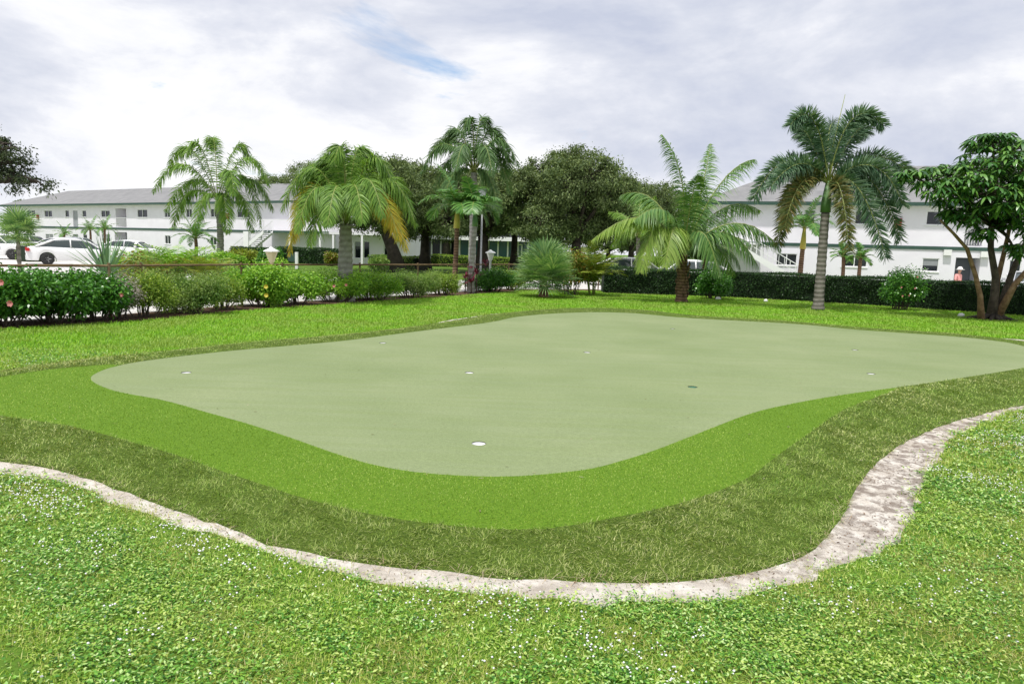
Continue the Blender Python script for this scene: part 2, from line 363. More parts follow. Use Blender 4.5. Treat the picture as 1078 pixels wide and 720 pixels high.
sand_px = [(0, 498), (55, 505), (100, 519), (130, 533), (180, 550), (235, 566), (280, 581), (340, 596), (400, 610), (450, 615), (500, 622), (539, 625), (590, 629), (640, 632), (720, 628), (780, 624), (820, 615), (860, 603), (890, 592), (929, 577), (949, 562), (966, 540), (974, 507), (989, 485), (1009, 458), (1044, 443), (1078, 430), (1180, 412), (1215, 385), (1150, 364), (1075, 357.2), (1040, 355.2), (1000, 354), (903, 347), (840, 342), (745, 336.5), (686, 330.5), (621, 327.5), (573, 328.5), (530, 330.2), (519, 330.6), (500, 333.4), (470, 337.6), (450, 342.4), (432, 346), (359, 355), (240, 365), (185, 371), (110, 378), (50, 385), (0, 393), (-95, 410), (-140, 432), (-130, 458), (-80, 488)]
def catmull(P, step=.12):
    P = np.array(P); n = len(P); out = []
    for i in range(n):
        p0, p1, p2, p3 = P[i-1], P[i], P[(i+1) % n], P[(i+2) % n]
        k = max(2, int(np.linalg.norm(p2-p1)/step))
        for j in range(k):
            t = j/k
            out.append(.5*((2*p1)+(-p0+p2)*t+(2*p0-5*p1+4*p2-p3)*t*t+(-p0+3*p1-3*p2+p3)*t**3))
    return np.array(out)
def segdist(P, C):
    A = C; B = np.roll(C, -1, 0); out = np.full(len(P), 1e9)
    AB = B-A; L2 = (AB**2).sum(1)+1e-12
    for a in range(0, len(P), 20000):
        Q = P[a:a+20000, None]-A[None]
        t = np.clip((Q*AB).sum(2)/L2, 0, 1)
        out[a:a+20000] = np.sqrt(((Q-AB*t[..., None])**2).sum(2)).min(1)
    return out
def inside(P, C):
    x, y = P[:, 0], P[:, 1]; r = np.zeros(len(P), bool); n = len(C)
    for i in range(n):
        x1, y1 = C[i]; x2, y2 = C[(i+1) % n]
        c = (y1 > y) != (y2 > y)
        if y1 != y2: r ^= c & (x < (x2-x1)*(y-y1)/(y2-y1)+x1)
    return r
outer = catmull([G(u, v, .02)[:2] for u, v in outer_px])
TOP = .10
def height(P):
    P = np.atleast_2d(np.asarray(P, float)[:, :2]); d = np.where(inside(P, outer), segdist(P, outer), 0)
    s = np.clip(d/.75, 0, 1); return .012+(TOP-.012)*(s*s*(3-2*s))*(d > 0)-.012*(d <= 0)
def drape(px_list):
    out = []
    for u, v in px_list:
        z = .08
        for _ in range(6):
            g = G(u, v, z); z = .5*z+.5*float(height([[g.x, g.y]])[0])
        out.append(G(u, v, z)[:2])
    return out
fringe_c = catmull(drape(fringe_px)); green_c = catmull(drape(green_px)); sand_c = catmull([G(u, v, 0)[:2] for u, v in sand_px])
# ragged edge where sand meets lawn
jit = np.cumsum(rng.normal(0, .012, len(sand_c))); jit -= np.linspace(0, jit[-1], len(sand_c)); sand_c = sand_c+np.stack([jit, jit], 1)*.5+rng.normal(0, .016, sand_c.shape)
cup_px = [(504, 467), (494, 392), (618, 371), (729, 407.5), (196, 392.5), (917, 393.5), (708, 346), (403, 361), (900, 368)]
cups = [Vector((*drape([c])[0], 0)) for c in cup_px]
pts = []; edges = []
def add_loop(C, closed=True):
    b = len(pts); pts.extend([tuple(c) for c in C]); n = len(C)
    edges.extend([(b+i, b+(i+1) % n) for i in range(n)])
for C in (outer, fringe_c, green_c, sand_c): add_loop(C)
HR = .056
for c in cups: add_loop([(c.x+HR*math.cos(a), c.y+HR*math.sin(a)) for a in np.linspace(0, 2*math.pi, 24, endpoint=False)])
gx = np.arange(-14, 20, .35); gy = np.arange(.4, 31, .35)
grid = np.array([(x+rng.uniform(-.05, .05), y+rng.uniform(-.05, .05)) for x in gx for y in gy])
g2 = np.array([(x+rng.uniform(-.03, .03), y+rng.uniform(-.03, .03)) for x in np.arange(-11, 15, .13) for y in np.arange(2, 19, .13)])
g2 = g2[inside(g2, outer) & ~inside(g2, green_c)]; g2 = g2[segdist(g2, outer) < .9]
grid = np.concatenate([grid, g2]); keep = np.ones(len(grid), bool)
for C in (outer, fringe_c, green_c, sand_c): keep &= segdist(grid, C) > .06
for c in cups: keep &= np.hypot(grid[:, 0]-c.x, grid[:, 1]-c.y) > .12
pts.extend([tuple(g) for g in grid[keep]])
for r_ in (40, 80, 200, 600, 2500):
    for a in np.linspace(0, 2*math.pi, 28, endpoint=False): pts.append((r_*math.cos(a), 15+r_*math.sin(a)))
vo, eo, fo, *_ = delaunay_2d_cdt([Vector(p) for p in pts], edges, [], 0, 1e-5)
VO = np.array([tuple(v) for v in vo]); FO = np.array([list(f) for f in fo if len(f) == 3])
CEN = VO[FO].mean(1)
incup = np.zeros(len(FO), bool)
for c in cups: incup |= np.hypot(CEN[:, 0]-c.x, CEN[:, 1]-c.y) < HR*.97
ig = inside(CEN, green_c); iff = inside(CEN, fringe_c); io = inside(CEN, outer); isd = inside(CEN, sand_c)
reg = np.where(incup, 9, np.where(ig, 0, np.where(iff & io, 1, np.where(io, 2, np.where(isd, 3, 4)))))
HZ = height(VO)
und = .006*np.sin(VO[:, 0]*1.3)*np.sin(VO[:, 1]*.9)*(HZ > .06)
ZZ = HZ+und
sandbump = (segdist(VO, outer) < 1.5) & (HZ < .005)
V3 = np.column_stack([VO, ZZ])
def lookup_z(P): return height(P)+.006*np.sin(P[:, 0]*1.3)*np.sin(P[:, 1]*.9)*(height(P) > .06)
def submesh(name, k, mat):
    f = FO[reg == k]; u, inv = np.unique(f, return_inverse=True)
    me = np_mesh(name, V3[u], inv.reshape(-1, 3)); o = link(name, me, mat, smooth=True); o['kind'] = 'structure'; return o
submesh('putting_green', 0, M['putting']); submesh('turf_collar', 1, M['fringe_base']); submesh('turf_apron', 2, M['apron_base'])
submesh('sand_border', 3, M['sand']); submesh('ground', 4, M['lawn'])

# fence / hedge line in metres
fl_px = [(-160, 362), (-80, 354), (0, 346), (140, 338), (180, 334), (280, 325), (320, 322.5), (400, 317), (460, 313), (550, 306), (640, 306.5)]
fl = [G(u, v) for u, v in fl_px]
hl_px = [(636, 309), (770, 313.5), (900, 321), (1050, 331), (1150, 338), (1300, 350)]
hl = [G(u, v) for u, v in hl_px]
def sheet(name, poly, z, mat):
    me = bpy.data.meshes.new(name); me.from_pydata([(p[0], p[1], z) for p in poly], [], [list(range(len(poly)))]); me.update()
    o = link(name, me, mat); o['kind'] = 'structure'; return o
def offset_line(L, d):
    out = []
    for i, p in enumerate(L):
        t = (L[min(i+1, len(L)-1)]-L[max(i-1, 0)]).normalized(); out.append(p+Vector((-t.y, t.x, 0))*d)
    return out
bed = offset_line(fl, -.15); bed2 = offset_line(fl, 1.1)
sheet('mulch_bed', [tuple(p[:2]) for p in bed]+[tuple(p[:2]) for p in bed2[::-1]], .012, M['mulch'])
hb1 = offset_line(hl, .0); hb2 = offset_line(hl, 1.4)
sheet('hedge_bed', [tuple(p[:2]) for p in hb1]+[tuple(p[:2]) for p in hb2[::-1]], .016, M['mulch'])
pv = [tuple(p[:2]) for p in offset_line(fl, 1.0)]+[tuple(p[:2]) for p in offset_line(hl, 1.3)]
sheet('pavement', pv+[(60, 30), (60, 37), (14, 41), (4, 40), (-6, 34), (-14, 33), (-20, 36), (-30, 62), (-45, 72), (-90, 90), (-120, 60)], .006, M['concrete'])

# ------------------------------------------------------------------ golf cups
for i, c in enumerate(cups):
    z = float(lookup_z(np.array([[c.x, c.y]]))[0])
    labs = ['nearest golf hole with bright white cup liner on the green', 'golf hole with white liner in the left centre of the green',
            'small golf hole at the middle back of the green', 'golf hole with green-rimmed cup right of the centre of the green',
            'white golf hole near the left tip of the green', 'white golf hole nearest the right fringe of the green',
            'faint golf hole closest to the coconut palm at the far edge', 'faint golf hole near the back left edge of the green', 'faint golf hole in the far right of the green near the foxtail palm']
    e = empty('golf_hole', (c.x, c.y, z), labs[i], 'golf hole', 'golf holes in the putting green')
    def ring(z0, z1, r, mat, nm):
        mb = MB(); n = 24
        for zz in (z0, z1):
            for k in range(n): mb.v.append(Vector((r*math.cos(2*math.pi*k/n), r*math.sin(2*math.pi*k/n), zz)))
        for k in range(n): mb.f.append([k, (k+1) % n, n+(k+1) % n, n+k])
        return mb
    ring(.002, -.005, HR, None, '').build('turf_rim', M['hole_rim'], e, True)
    lb = ring(-.005, -.022, HR-.002, None, '')
    b = len(lb.v)
    lb.f.append(list(range(24, 48))); lb.build('cup_liner', M['liner_green'] if i == 3 else M['liner'], e, True)

# ------------------------------------------------------------------ grass, turf fibres
def in_view(P, mx=1.5, umin=-120, umax=1200, vmax=790):
    d = np.column_stack([P[:, 0], P[:, 1], np.full(len(P), -EYE)])
    x = d@np.array(rt); y = d@np.array(up); z = d@np.array(fw)
    u = 539+F*x/np.maximum(z, .01); v = 360-F*y/np.maximum(z, .01)
    return (z > .3) & (u > umin-60) & (u < umax+60) & (v < vmax)
def sample(dens_fn, box, maxd):
    x0, x1, y0, y1 = box; n = int((x1-x0)*(y1-y0)*maxd)
    P = np.column_stack([rng.uniform(x0, x1, n), rng.uniform(y0, y1, n)])
    P = P[in_view(P)]; d = np.hypot(P[:, 0], P[:, 1]); P = P[rng.random(len(P)) < dens_fn(d)/maxd]; return P
def rdir(n, el_lo, el_hi):
    a = rng.uniform(0, 2*np.pi, n); e = np.radians(rng.uniform(el_lo, el_hi, n))
    return np.column_stack([np.cos(a)*np.cos(e), np.sin(a)*np.cos(e), np.sin(e)]), np.column_stack([-np.sin(a), np.cos(a), np.zeros(n)])
def blades(P, z, L, W, el, droop, prof=(1, .8, .1)):
    n = len(P); d, w_ = rdir(n, *el); b = np.column_stack([P, z]); return strips(b, d, w_, L, W, droop, prof)
def grass_obj(name, parts, mat, label, cat):
    a = Acc()
    for p in parts: a.add(*p)
    o = link(name, a.mesh(name), mat); tag(o, label, cat, kind='stuff'); return o
from mathutils import noise as mnoise
def pn(P, s, off=0):
    # cheap smooth noise (sum of sines) for patchiness
    x = P[:, 0]*s+off; y = P[:, 1]*s-off*1.7
    return (np.sin(x*1.7+np.sin(y*1.3)*1.5)+np.sin(y*2.1+np.sin(x*.9+1.3)*1.8)+np.sin((x+y)*1.1+2+off))/3
# near lawn
P = sample(lambda d: np.clip(15000*(3.2/d)**1.6, 900, 15000), (-9, 12, 1.2, 9.5), 15000)
isn = inside(P, sand_c) & ~inside(P, outer); e_ = segdist(P, sand_c); P = P[~inside(P, sand_c) | (isn & (rng.random(len(P)) < .75*np.exp(-e_/.035)*(.4+.9*(np.sin(P[:, 0]*9+P[:, 1]*7) > .1))))]
dd = np.hypot(P[:, 0], P[:, 1]); sc_ = np.clip(dd/4, 1, 2.0)
dry = pn(P, 2.7, 21)+.5*pn(P, 7.3, 4) > .92; P = P[~dry | (rng.random(len(P)) < .35)]; dd = np.hypot(P[:, 0], P[:, 1]); sc_ = np.clip(dd/4, 1, 2.0)
pat = .6*pn(P, 1.5)+.5*pn(P, 4.1, 3)+.5*pn(P, 11, 8)+rng.normal(0, .5, len(P))
isb = pat < .15
A_ = P[isb]; n = len(A_); sA = sc_[isb]
grass_obj('lawn_grass', [blades(A_, np.zeros(n), rng.uniform(.018, .045, n)*sA, rng.uniform(.002, .0042, n)*sA, (25, 80), .35)], M['blade'], 'short bright green lawn grass in the foreground', 'grass')
B_ = P[~isb]; n = len(B_); sB = sc_[~isb]; h = rng.uniform(.004, .03, n)
yel = (pn(B_, 2.3, 5)+.8*pn(B_, 8.5, 2)+rng.normal(0, .8, n)) > .1
for nm, msk, mt_, lb in (('clover', ~yel, 'clover', 'low dark green creeping clover leaves in the foreground lawn'), ('clover', yel, 'clover_y', 'yellowish creeping weed leaves mixed into the foreground lawn')):
    q = B_[msk]; k = len(q)
    grass_obj(nm, [blades(q, h[msk], rng.uniform(.009, .024, k)*sB[msk], rng.uniform(.006, .013, k)*sB[msk], (-5, 50), .25, (.25, 1, .15))], M[mt_], lb, 'ground cover')
# far lawn
P = sample(lambda d: np.clip(1700*(9/d)**1.0, 420, 1700), (-14, 20, 6.5, 30), 1700)
bedC = np.array([tuple(p[:2]) for p in offset_line(fl, -.1)]+[tuple(p[:2]) for p in offset_line(hl, .05)]+[(60, 80), (-90, 80), (-60, 5)])
P = P[~inside(P, sand_c) & ~inside(P, bedC)]
n = len(P); s_ = np.clip(np.hypot(P[:, 0], P[:, 1])/9, 1, 2.4)
grass_obj('lawn_grass', [blades(P, np.zeros(n), rng.uniform(.035, .07, n)*np.sqrt(s_), rng.uniform(.006, .011, n)*s_, (35, 80), .3)], M['blade_far'], 'vivid green lawn between the putting green and the hedges', 'grass')
# turf fringe
P = sample(lambda d: np.clip(9000*(4.5/d)**1.7, 350, 9000), (-9, 12, 2.5, 13), 9000)
P = P[inside(P, fringe_c) & ~inside(P, green_c) & inside(P, outer)]
n = len(P); s_ = np.clip(np.hypot(P[:, 0], P[:, 1])/4.5, 1, 2.5); P = P+rng.normal(0, .008, P.shape)
grass_obj('turf_fibres', [blades(P, lookup_z(P), rng.uniform(.008, .016, n), rng.uniform(.0018, .0032, n)*s_, (30, 80), .2)], M['fringe'], 'bright green short artificial turf around the putting green', 'artificial turf')
# apron turf
P = sample(lambda d: np.clip(13000*(4.2/d)**1.5, 600, 13000), (-10, 14, 2.3, 20), 13000)
P = P[inside(P, outer) & ~inside(P, fringe_c) & ~inside(P, green_c)]
n = len(P); s_ = np.clip(np.hypot(P[:, 0], P[:, 1])/4.2, 1, 2.5)
P = P+rng.normal(0, .012, P.shape)
az = 3.5*pn(P, 6.5, 3)+2*pn(P, 15, 7)+rng.normal(0, 1.2, n); el_ = np.radians(np.clip(36+9*pn(P, 9, 12)+5*pn(P, 27, 4)+rng.normal(0, 17, n), 4, 80))
dv_ = np.column_stack([np.cos(az)*np.cos(el_), np.sin(az)*np.cos(el_), np.sin(el_)]); wv_ = np.column_stack([-np.sin(az), np.cos(az), np.zeros(n)])
grass_obj('turf_fibres', [strips(np.column_stack([P, lookup_z(P)-.002]), dv_, wv_, rng.uniform(.022, .05, n)*np.where(P[:, 1] > 9, .6, 1)*(1+.25*pn(P, 12, 2)), rng.uniform(.0018, .0034, n)*s_, .3, (1, .8, .1))], M['apron'], 'shaggy dark olive artificial turf apron sloping to the sand', 'artificial turf')
# frayed straw at apron edge
k = rng.integers(0, len(outer), 5000); P = outer[k]+rng.normal(0, .035, (5000, 2)); P = P[in_view(P) & (P[:, 1] < 8)]; n = len(P)
grass_obj('dry_straw', [blades(P, np.full(n, .01), rng.uniform(.03, .10, n), rng.uniform(.0015, .003, n), (0, 35), .2)], M['straw'], 'dry frayed straw and fibres along the edge of the sand strip', 'straw')
# grit on the sand
k = 60000; P = np.column_stack([rng.uniform(-7, 11, k), rng.uniform(2, 8.5, k)])
P = P[inside(P, sand_c) & ~inside(P, outer)]; w_ = rng.random(len(P)) < np.clip(.30+.45*(P[:, 0] > .8)+.35*pn(P, 2), .05, 1); P = P[w_]; n = len(P)
d, wv = rdir(n, -5, 30); grass_obj('grit', [strips(np.column_stack([P, np.full(n, .004)]), d, wv, rng.uniform(.005, .022, n), rng.uniform(.003, .010, n), .2, (.5, 1, .3))], M['debris'], 'dark leaf crumbs and grit scattered on the pale sand', 'debris')
k = 900; P = np.column_stack([rng.uniform(-7, 11, k), rng.uniform(2.8, 17, k)]); P = P[inside(P, outer)][:420]; n = len(P)
d, wv = rdir(n, -4, 18); grass_obj('leaf_litter', [strips(np.column_stack([P, lookup_z(P)+.006]), d, wv, rng.uniform(.010, .035, n), rng.uniform(.004, .014, n), .1, (.3, 1, .3))], M['litter'], 'small dry leaf crumbs scattered over the putting turf', 'debris')
# small white flowers
k = 90000; P = np.column_stack([rng.uniform(-8, 10, k), rng.uniform(1.6, 8.5, k)]); P = P[in_view(P) & ~inside(P, sand_c)]
ds = segdist(P, sand_c)
dens = 1.1*np.exp(-((ds-.20)/.22)**2)*(P[:, 0] < .9)+.22*np.exp(-(ds/.8)**2)+.06
dens += .7*((P[:, 0] > 3.2) & (P[:, 1] > 4.3) & (ds < 1.5))
dens *= np.clip(.25+1.7*pn(P, 3.1, 9)+.8*pn(P, 9.3, 1), 0, 2.4); P = P[rng.random(len(P)) < dens*.55]
P = np.concatenate([P, P[::2]+rng.normal(0, .025, P[::2].shape)])
a = Acc(); n = len(P); zc_ = rng.uniform(.018, .045, n)
base = np.column_stack([P, zc_]); sz = rng.uniform(.003, .0075, n)
octv = np.array([(1, 0, 0), (0, 1, 0), (-1, 0, 0), (0, -1, 0), (0, 0, .8), (0, 0, -.8)])
V = (base[:, None]+octv[None]*sz[:, None, None]).reshape(-1, 3)
T = np.array([(0, 1, 4), (1, 2, 4), (2, 3, 4), (3, 0, 4), (1, 0, 5), (2, 1, 5), (3, 2, 5), (0, 3, 5)])
Q = ((np.arange(n)*6)[:, None, None]+T[None]).reshape(-1, 3)
o = link('clover_flowers', np_mesh('clover_flowers', V, Q), M['flower']); tag(o, 'tiny white flower heads dotted through the foreground lawn', 'flowers', kind='stuff')

# ------------------------------------------------------------------ buildings
def rect_wall(mb_, L, H, holes, T=.25):
    xs = sorted({0, L, *[h[0] for h in holes], *[h[2] for h in holes]}); zs = sorted({0, H, *[h[1] for h in holes], *[h[3] for h in holes]})
    for i in range(len(xs)-1):
        for j in range(len(zs)-1):
            cx, cz = (xs[i]+xs[i+1])/2, (zs[j]+zs[j+1])/2
            if any(h[0] < cx < h[2] and h[1] < cz < h[3] for h in holes): continue
            b = len(mb_.v)
            for (x, z) in ((xs[i], zs[j]), (xs[i+1], zs[j]), (xs[i+1], zs[j+1]), (xs[i], zs[j+1])): mb_.v.append(Vector((x, 0, z)))
            mb_.f.append([b, b+1, b+2, b+3])
    for h in holes:
        t = h[4] if len(h) > 4 else T
        b = len(mb_.v)
        for y in (0, t):
            for (x, z) in ((h[0], h[1]), (h[2], h[1]), (h[2], h[3]), (h[0], h[3])): mb_.v.append(Vector((x, y, z)))
        for k in range(4): mb_.f.append([b+k, b+4+k, b+4+(k+1) % 4, b+(k+1) % 4])
def building(name, A, B, depth, H, ridge, label, holes_px, recess_px=(), doors_px=(), hipL=True, hipR=True, over=.6, mid=2.7, midband=True, extra=0, glass='dark_glass'):
    """A,B ground points of the front wall (left to right); local x along wall, y into the building"""
    d = (B-A); L = d.length; d.normalize(); nrmv = Vector((d.y, -d.x, 0))
    e = empty(name, A, label, 'building', rz=math.atan2(d.y, d.x))
    def loc(u, v):
        p = wall_hit(u, v, A, nrmv); return (p-A).dot(d), p.z
    def rects(L_):
        o = []
        for r in L_:
            a_ = loc(r[0], (r[1]+r[3])/2); b_ = loc(r[2], (r[1]+r[3])/2); z1 = loc((r[0]+r[2])/2, r[1])[1]; z0 = loc((r[0]+r[2])/2, r[3])[1]
            o.append([a_[0], max(z0, .05), b_[0], z1])
        return o
    wins = rects(holes_px); recs = rects(recess_px); drs = rects(doors_px)
    mb = MB(); rect_wall(mb, L, H, [w_+[.12] for w_ in wins]+[r_+[1.3] for r_ in recs]+[q+[.15] for q in drs])
    # other three sides
    b = len(mb.v)
    for z in (0, H):
        for (x, y) in ((0, 0), (L, 0), (L, depth), (0, depth)): mb.v.append(Vector((x, y, z)))
    for q in ((1, 2, 6, 5), (2, 3, 7, 6), (3, 0, 4, 7)): mb.f.append([b+i for i in q])
    mb.build('wall', M['white_wall'], e)
    for (x0, z0, x1, z1) in wins:
        f = .05; fr = MB()
        fr.box(x0, .03, z0, x1, .09, z0+f).box(x0, .03, z1-f, x1, .09, z1).box(x0, .03, z0+f, x0+f, .09, z1-f).box(x1-f, .03, z0+f, x1, .09, z1-f)
        if x1-x0 > 1.0: fr.box((x0+x1)/2-.03, .035, z0+f, (x0+x1)/2+.03, .085, z1-f)
        fr.box(x0-.06, -.05, z0-.07, x1+.06, .03, z0-.002)
        wo_ = fr.build('window', M['white_paint'], e)
        MB().box(x0, .10, z0, x1, .115, z1).build('pane', M[glass], wo_)
        if rnd.random() < .45:
            bl = MB(); zz = z1-f-(z1-z0)*rnd.uniform(.25, .5); k = max(3, int((z1-f-zz)/.07))
            for i_ in range(k): bl.box(x0+f+.01, .078, zz+(z1-f-zz)*i_/k+.004, x1-f-.01, .095, zz+(z1-f-zz)*(i_+1)/k-.004)
            bl.build('blind', M['blind'], wo_)
    for (x0, z0, x1, z1) in recs:
        rb = MB().box(x0-.01, 1.28, z0-.01, x1+.01, 1.32, z1+.01).build('recess', M['door_grey'], e)
        if z0 > 2:
            rl = MB().box(x0, -.03, z0+1.02, x1, .03, z0+1.08)
            k = int((x1-x0)/.14)
            for i in range(k+1): rl.box(x0+(x1-x0)*i/k-.015, -.015, z0+.05, x0+(x1-x0)*i/k+.015, .015, z0+1.02)
            rl.build('railing', M['white_paint'], e)
        dr = MB().box((x0+x1)/2-.45, 1.2, z0, (x0+x1)/2+.45, 1.27, min(z0+2.05, z1)).build('door', M['white_paint'] if z0 > 2 else M['metal_dark'], e)
    for (x0, z0, x1, z1) in drs:
        dr = MB().box(x0, .10, z0, x1, .14, z1).build('door', M['door_grey'], e)
        MB().lathe([(.04, 0), (.04, .05)], (x1-.12, .08, z0+1.0), 8).build('handle', M['chrome'], dr)
    # roof
    o_ = over; x0, x1, y0, y1 = -o_, L+o_, -o_, depth+o_; ym = depth/2; run = (y1-y0)/2
    a0 = x0+(run if hipL else 0); a1 = x1-(run if hipR else 0)
    rf = MB(); rf.v = [Vector(p) for p in ((x0, y0, H+.18), (x1, y0, H+.18), (x1, y1, H+.18), (x0, y1, H+.18), (a0, ym, ridge), (a1, ym, ridge))]
    rf.f = [[0, 1, 5, 4], [2, 3, 4, 5], [3, 0, 4], [1, 2, 5], [3, 2, 1, 0]]
    rf.build('roof', M['roof'], e)
    fs = MB().box(x0-.03, y0-.03, H-.06, x1+.03, y0+.0, H+.17).box(x0-.03, y0, H-.06, x0, y1, H+.17).box(x1, y0, H-.06, x1+.03, y1, H+.17)
    fs.build('fascia', M['green_trim'], e)
    MB().box(x0, y0+.002, H-.02, x1-.002, 0, H+.03).build('soffit', M['white_paint'], e)
    if midband: MB().box(0, -.06, mid-.12, L, -.004, mid+.1).build('floor_band', M['green_trim'], e)
    return e, d, nrmv, loc, L
LA = D(9, 250, 96); LA.z = 0; LB = D(352, 258, 62.5); LB.z = 0
winsL = [(28.5, 221.5, 37, 228.7), (46.7, 221.7, 54.7, 228.7), (68.5, 221.5, 72.5, 228.7), (86.5, 221.6, 90.7, 228.6), (106.3, 221.6, 115.5, 228.8), (144.6, 220.6, 155, 229), (173, 220.6, 179, 229), (196, 220, 202, 229), (221.5, 219.8, 229, 228.8), (249.5, 219.6, 262.5, 229.2),
         (48, 246.5, 56, 253), (87.5, 247, 91.8, 254.5), (107, 246.7, 116, 254.7), (173.5, 248, 179.5, 257), (221, 250, 228, 258), (31, 245.5, 37, 251.5)]
eL, dL, nL, locL, LL = building('apartment_building', LA, LB, 11, 5.4, 7.9, 'long white two-storey apartment building with grey hip roof behind the parked cars', winsL,
    recess_px=[(122, 219.6, 133, 239), (121, 244.5, 134, 262)], doors_px=[(77, 246.8, 82.5, 260), (77, 222, 82, 240)])
# walkway, railing, piers and stair on the right part of the left building
s0 = locL(286, 245)[0]; s1 = LL
wk = MB().box(s0, -1.6, 2.55, s1, -.07, 2.72).build('walkway', M['white_paint'], eL)
MB().box(s0, -1.64, 2.55, s1, -1.605, 2.75).build('walkway_edge', M['green_trim'], eL)
rl = MB().box(s0, -1.58, 3.72, s1, -1.53, 3.78).box(s0, -1.58, 2.80, s1, -1.53, 2.84); k = int((s1-s0)/.16)
for i in range(k+1): rl.box(s0+(s1-s0)*i/k-.015, -1.57, 2.84, s0+(s1-s0)*i/k+.015, -1.54, 3.72)
rl.build('railing', M['white_paint'], eL)
for q in (s0+.1, (s0+s1)/2, s1-.3): MB().box(q, -1.55, 0, q+.22, -1.33, 2.55).build('pier', M['white_paint'], eL)
for q in ((s0+s1)/2, s1-.3): MB().box(q+.04, -1.5, 3.78, q+.16, -1.38, 5.35).build('post', M['white_paint'], eL)
def stair(e, x_top, dirx, y0, y1, top, run, name='staircase'):
    n = 15; st = MB()
    for i in range(n):
        z = top*(i+1)/(n+1); x = x_top-dirx*run*(1-(i+.5)/n)
        st.box(x-run/n*.6, y0+.06, z-.05, x+run/n*.6, y1-.06, z)
    o = st.build(name, M['stair_tread'], e)
    for y in (y0, y1-.05):
        sx = x_top-dirx*run
        poly = [(sx, 0), (sx+dirx*.35, 0), (x_top, top-.28), (x_top, top+.05), (sx, .3)]
        if dirx > 0: poly = poly[::-1]
        MB().prism(poly, y, y+.05).build('stringer', M['white_paint'], o)
        hr = MB().tube([(sx, y+.025, 1.15), (x_top, y+.025, top+.95)], .03, 6).tube([(sx, y+.025, .62), (x_top, y+.025, top+.42)], .018, 6)
        for i in range(0, 13): 
            f_ = i/12; hr.tube([(sx+dirx*run*f_, y+.025, .25+top*f_*.95), (sx+dirx*run*f_, y+.025, 1.15+(top-.2)*f_)], .018, 5)
        hr.build('handrail', M['white_paint'], o)
    return o
stair(eL, locL(303, 240)[0], 1, -2.8, -1.7, 2.7, 4.6)
MB().box(locL(283, 250)[0], -2.9, 0, locL(288, 250)[0], -2.6, 2.6).build('pier', M['white_paint'], eL)
def wallbox(e, loc, u, v, name, label, w_=.3, h_=.5):
    s, z = loc(u, v); o = MB().box(s-w_/2, -.22, z-h_/2, s+w_/2, -.004, z+h_/2).box(s-w_/2-.02, -.24, z+h_/2, s+w_/2+.02, -.004, z+h_/2+.03).build(name, M['red'], e); o['label'] = label
wallbox(eL, locL, 240.5, 228, 'extinguisher_box', 'red fire extinguisher cabinet beside the stair window', .36, .55)
wallbox(eL, locL, 40.5, 228.5, 'extinguisher_box', 'red fire extinguisher cabinet at the far left of the upper floor', .36, .5)
# wing to the right of it
WA = D(357, 258, 60); WA.z = 0; WB = D(424, 260, 57.6); WB.z = 0
eW, dW, nW, locW, LW = building('apartment_wing', WA, WB, 3, 5.3, 6.2, 'shaded white apartment wing with dark ground-floor windows behind the tall oak trunk',
    [(373, 254, 380, 272), (381.5, 254, 389, 272), (404, 256, 418, 273), (376, 236, 392, 245), (402, 237, 422, 246)], hipL=False, hipR=True, midband=True)
MB().box(0, -1.4, 2.5, LW, -.07, 2.65).build('walkway', M['white_paint'], eW)
MB().box(0, -1.4, 2.66, LW, -1.32, 3.5).build('parapet', M['white_wall'], eW)
for q in (.3, 3.2, LW-.4): MB().box(q, -1.38, 0, q+.2, -1.18, 2.5).build('pier', M['white_paint'], eW)
# right building
RA = D(742, 268, 50.3); RA.z = 0; RB0 = D(1008, 280, 44.6); RB0.z = 0; dR_ = (RB0-RA).normalized(); RB = RA+dR_*38
winsR = [(847, 221, 858, 235), (900, 222.3, 917, 236.2), (975.2, 222.3, 993, 237), (1064, 222, 1076, 239), (817, 267, 839, 279.5), (886, 268.5, 913, 281), (970.5, 272, 988.3, 286), (1062, 274, 1075, 289)]
eR, dR, nR, locR, LR = building('apartment_building', RA, RB, 11, 5.4, 8.6, 'white two-storey apartment building with green trim behind the foxtail palm', winsR,
    recess_px=[(1016, 222, 1036, 259), (1005, 271.5, 1031, 297)], doors_px=[], hipL=True, hipR=True)
wallbox(eR, locR, 945.3, 235.5, 'extinguisher_box', 'red fire extinguisher cabinet on the upper wall', .38, .6)
for (u, v) in ((997, 266), (1036, 268)):
    s, z = locR(u, v); MB().box(s-.22, -.25, z-.18, s+.22, -.07, z+.18).build('wall_lamp', M['lamp_white'], eR)
stair(eR, locR(775, 258)[0], -1, -2.6, -1.4, 2.7, 4.4)
s0 = locR(750, 258)[0]; s1 = locR(800, 258)[0]
MB().box(.0, -1.35, 2.58, s1, -.07, 2.72).build('walkway', M['white_paint'], eR)
cv = MB()
vp = Vector((LR*.22, 5.2, 8.55))
cv.box(vp.x-.5, vp.y-.4, 8.3, vp.x+.5, vp.y+.4, 9.0).box(vp.x-.6, vp.y-.5, 9.0, vp.x+.6, vp.y+.5, 9.1)
cv.build('roof_vent', M['white_paint'], eR)
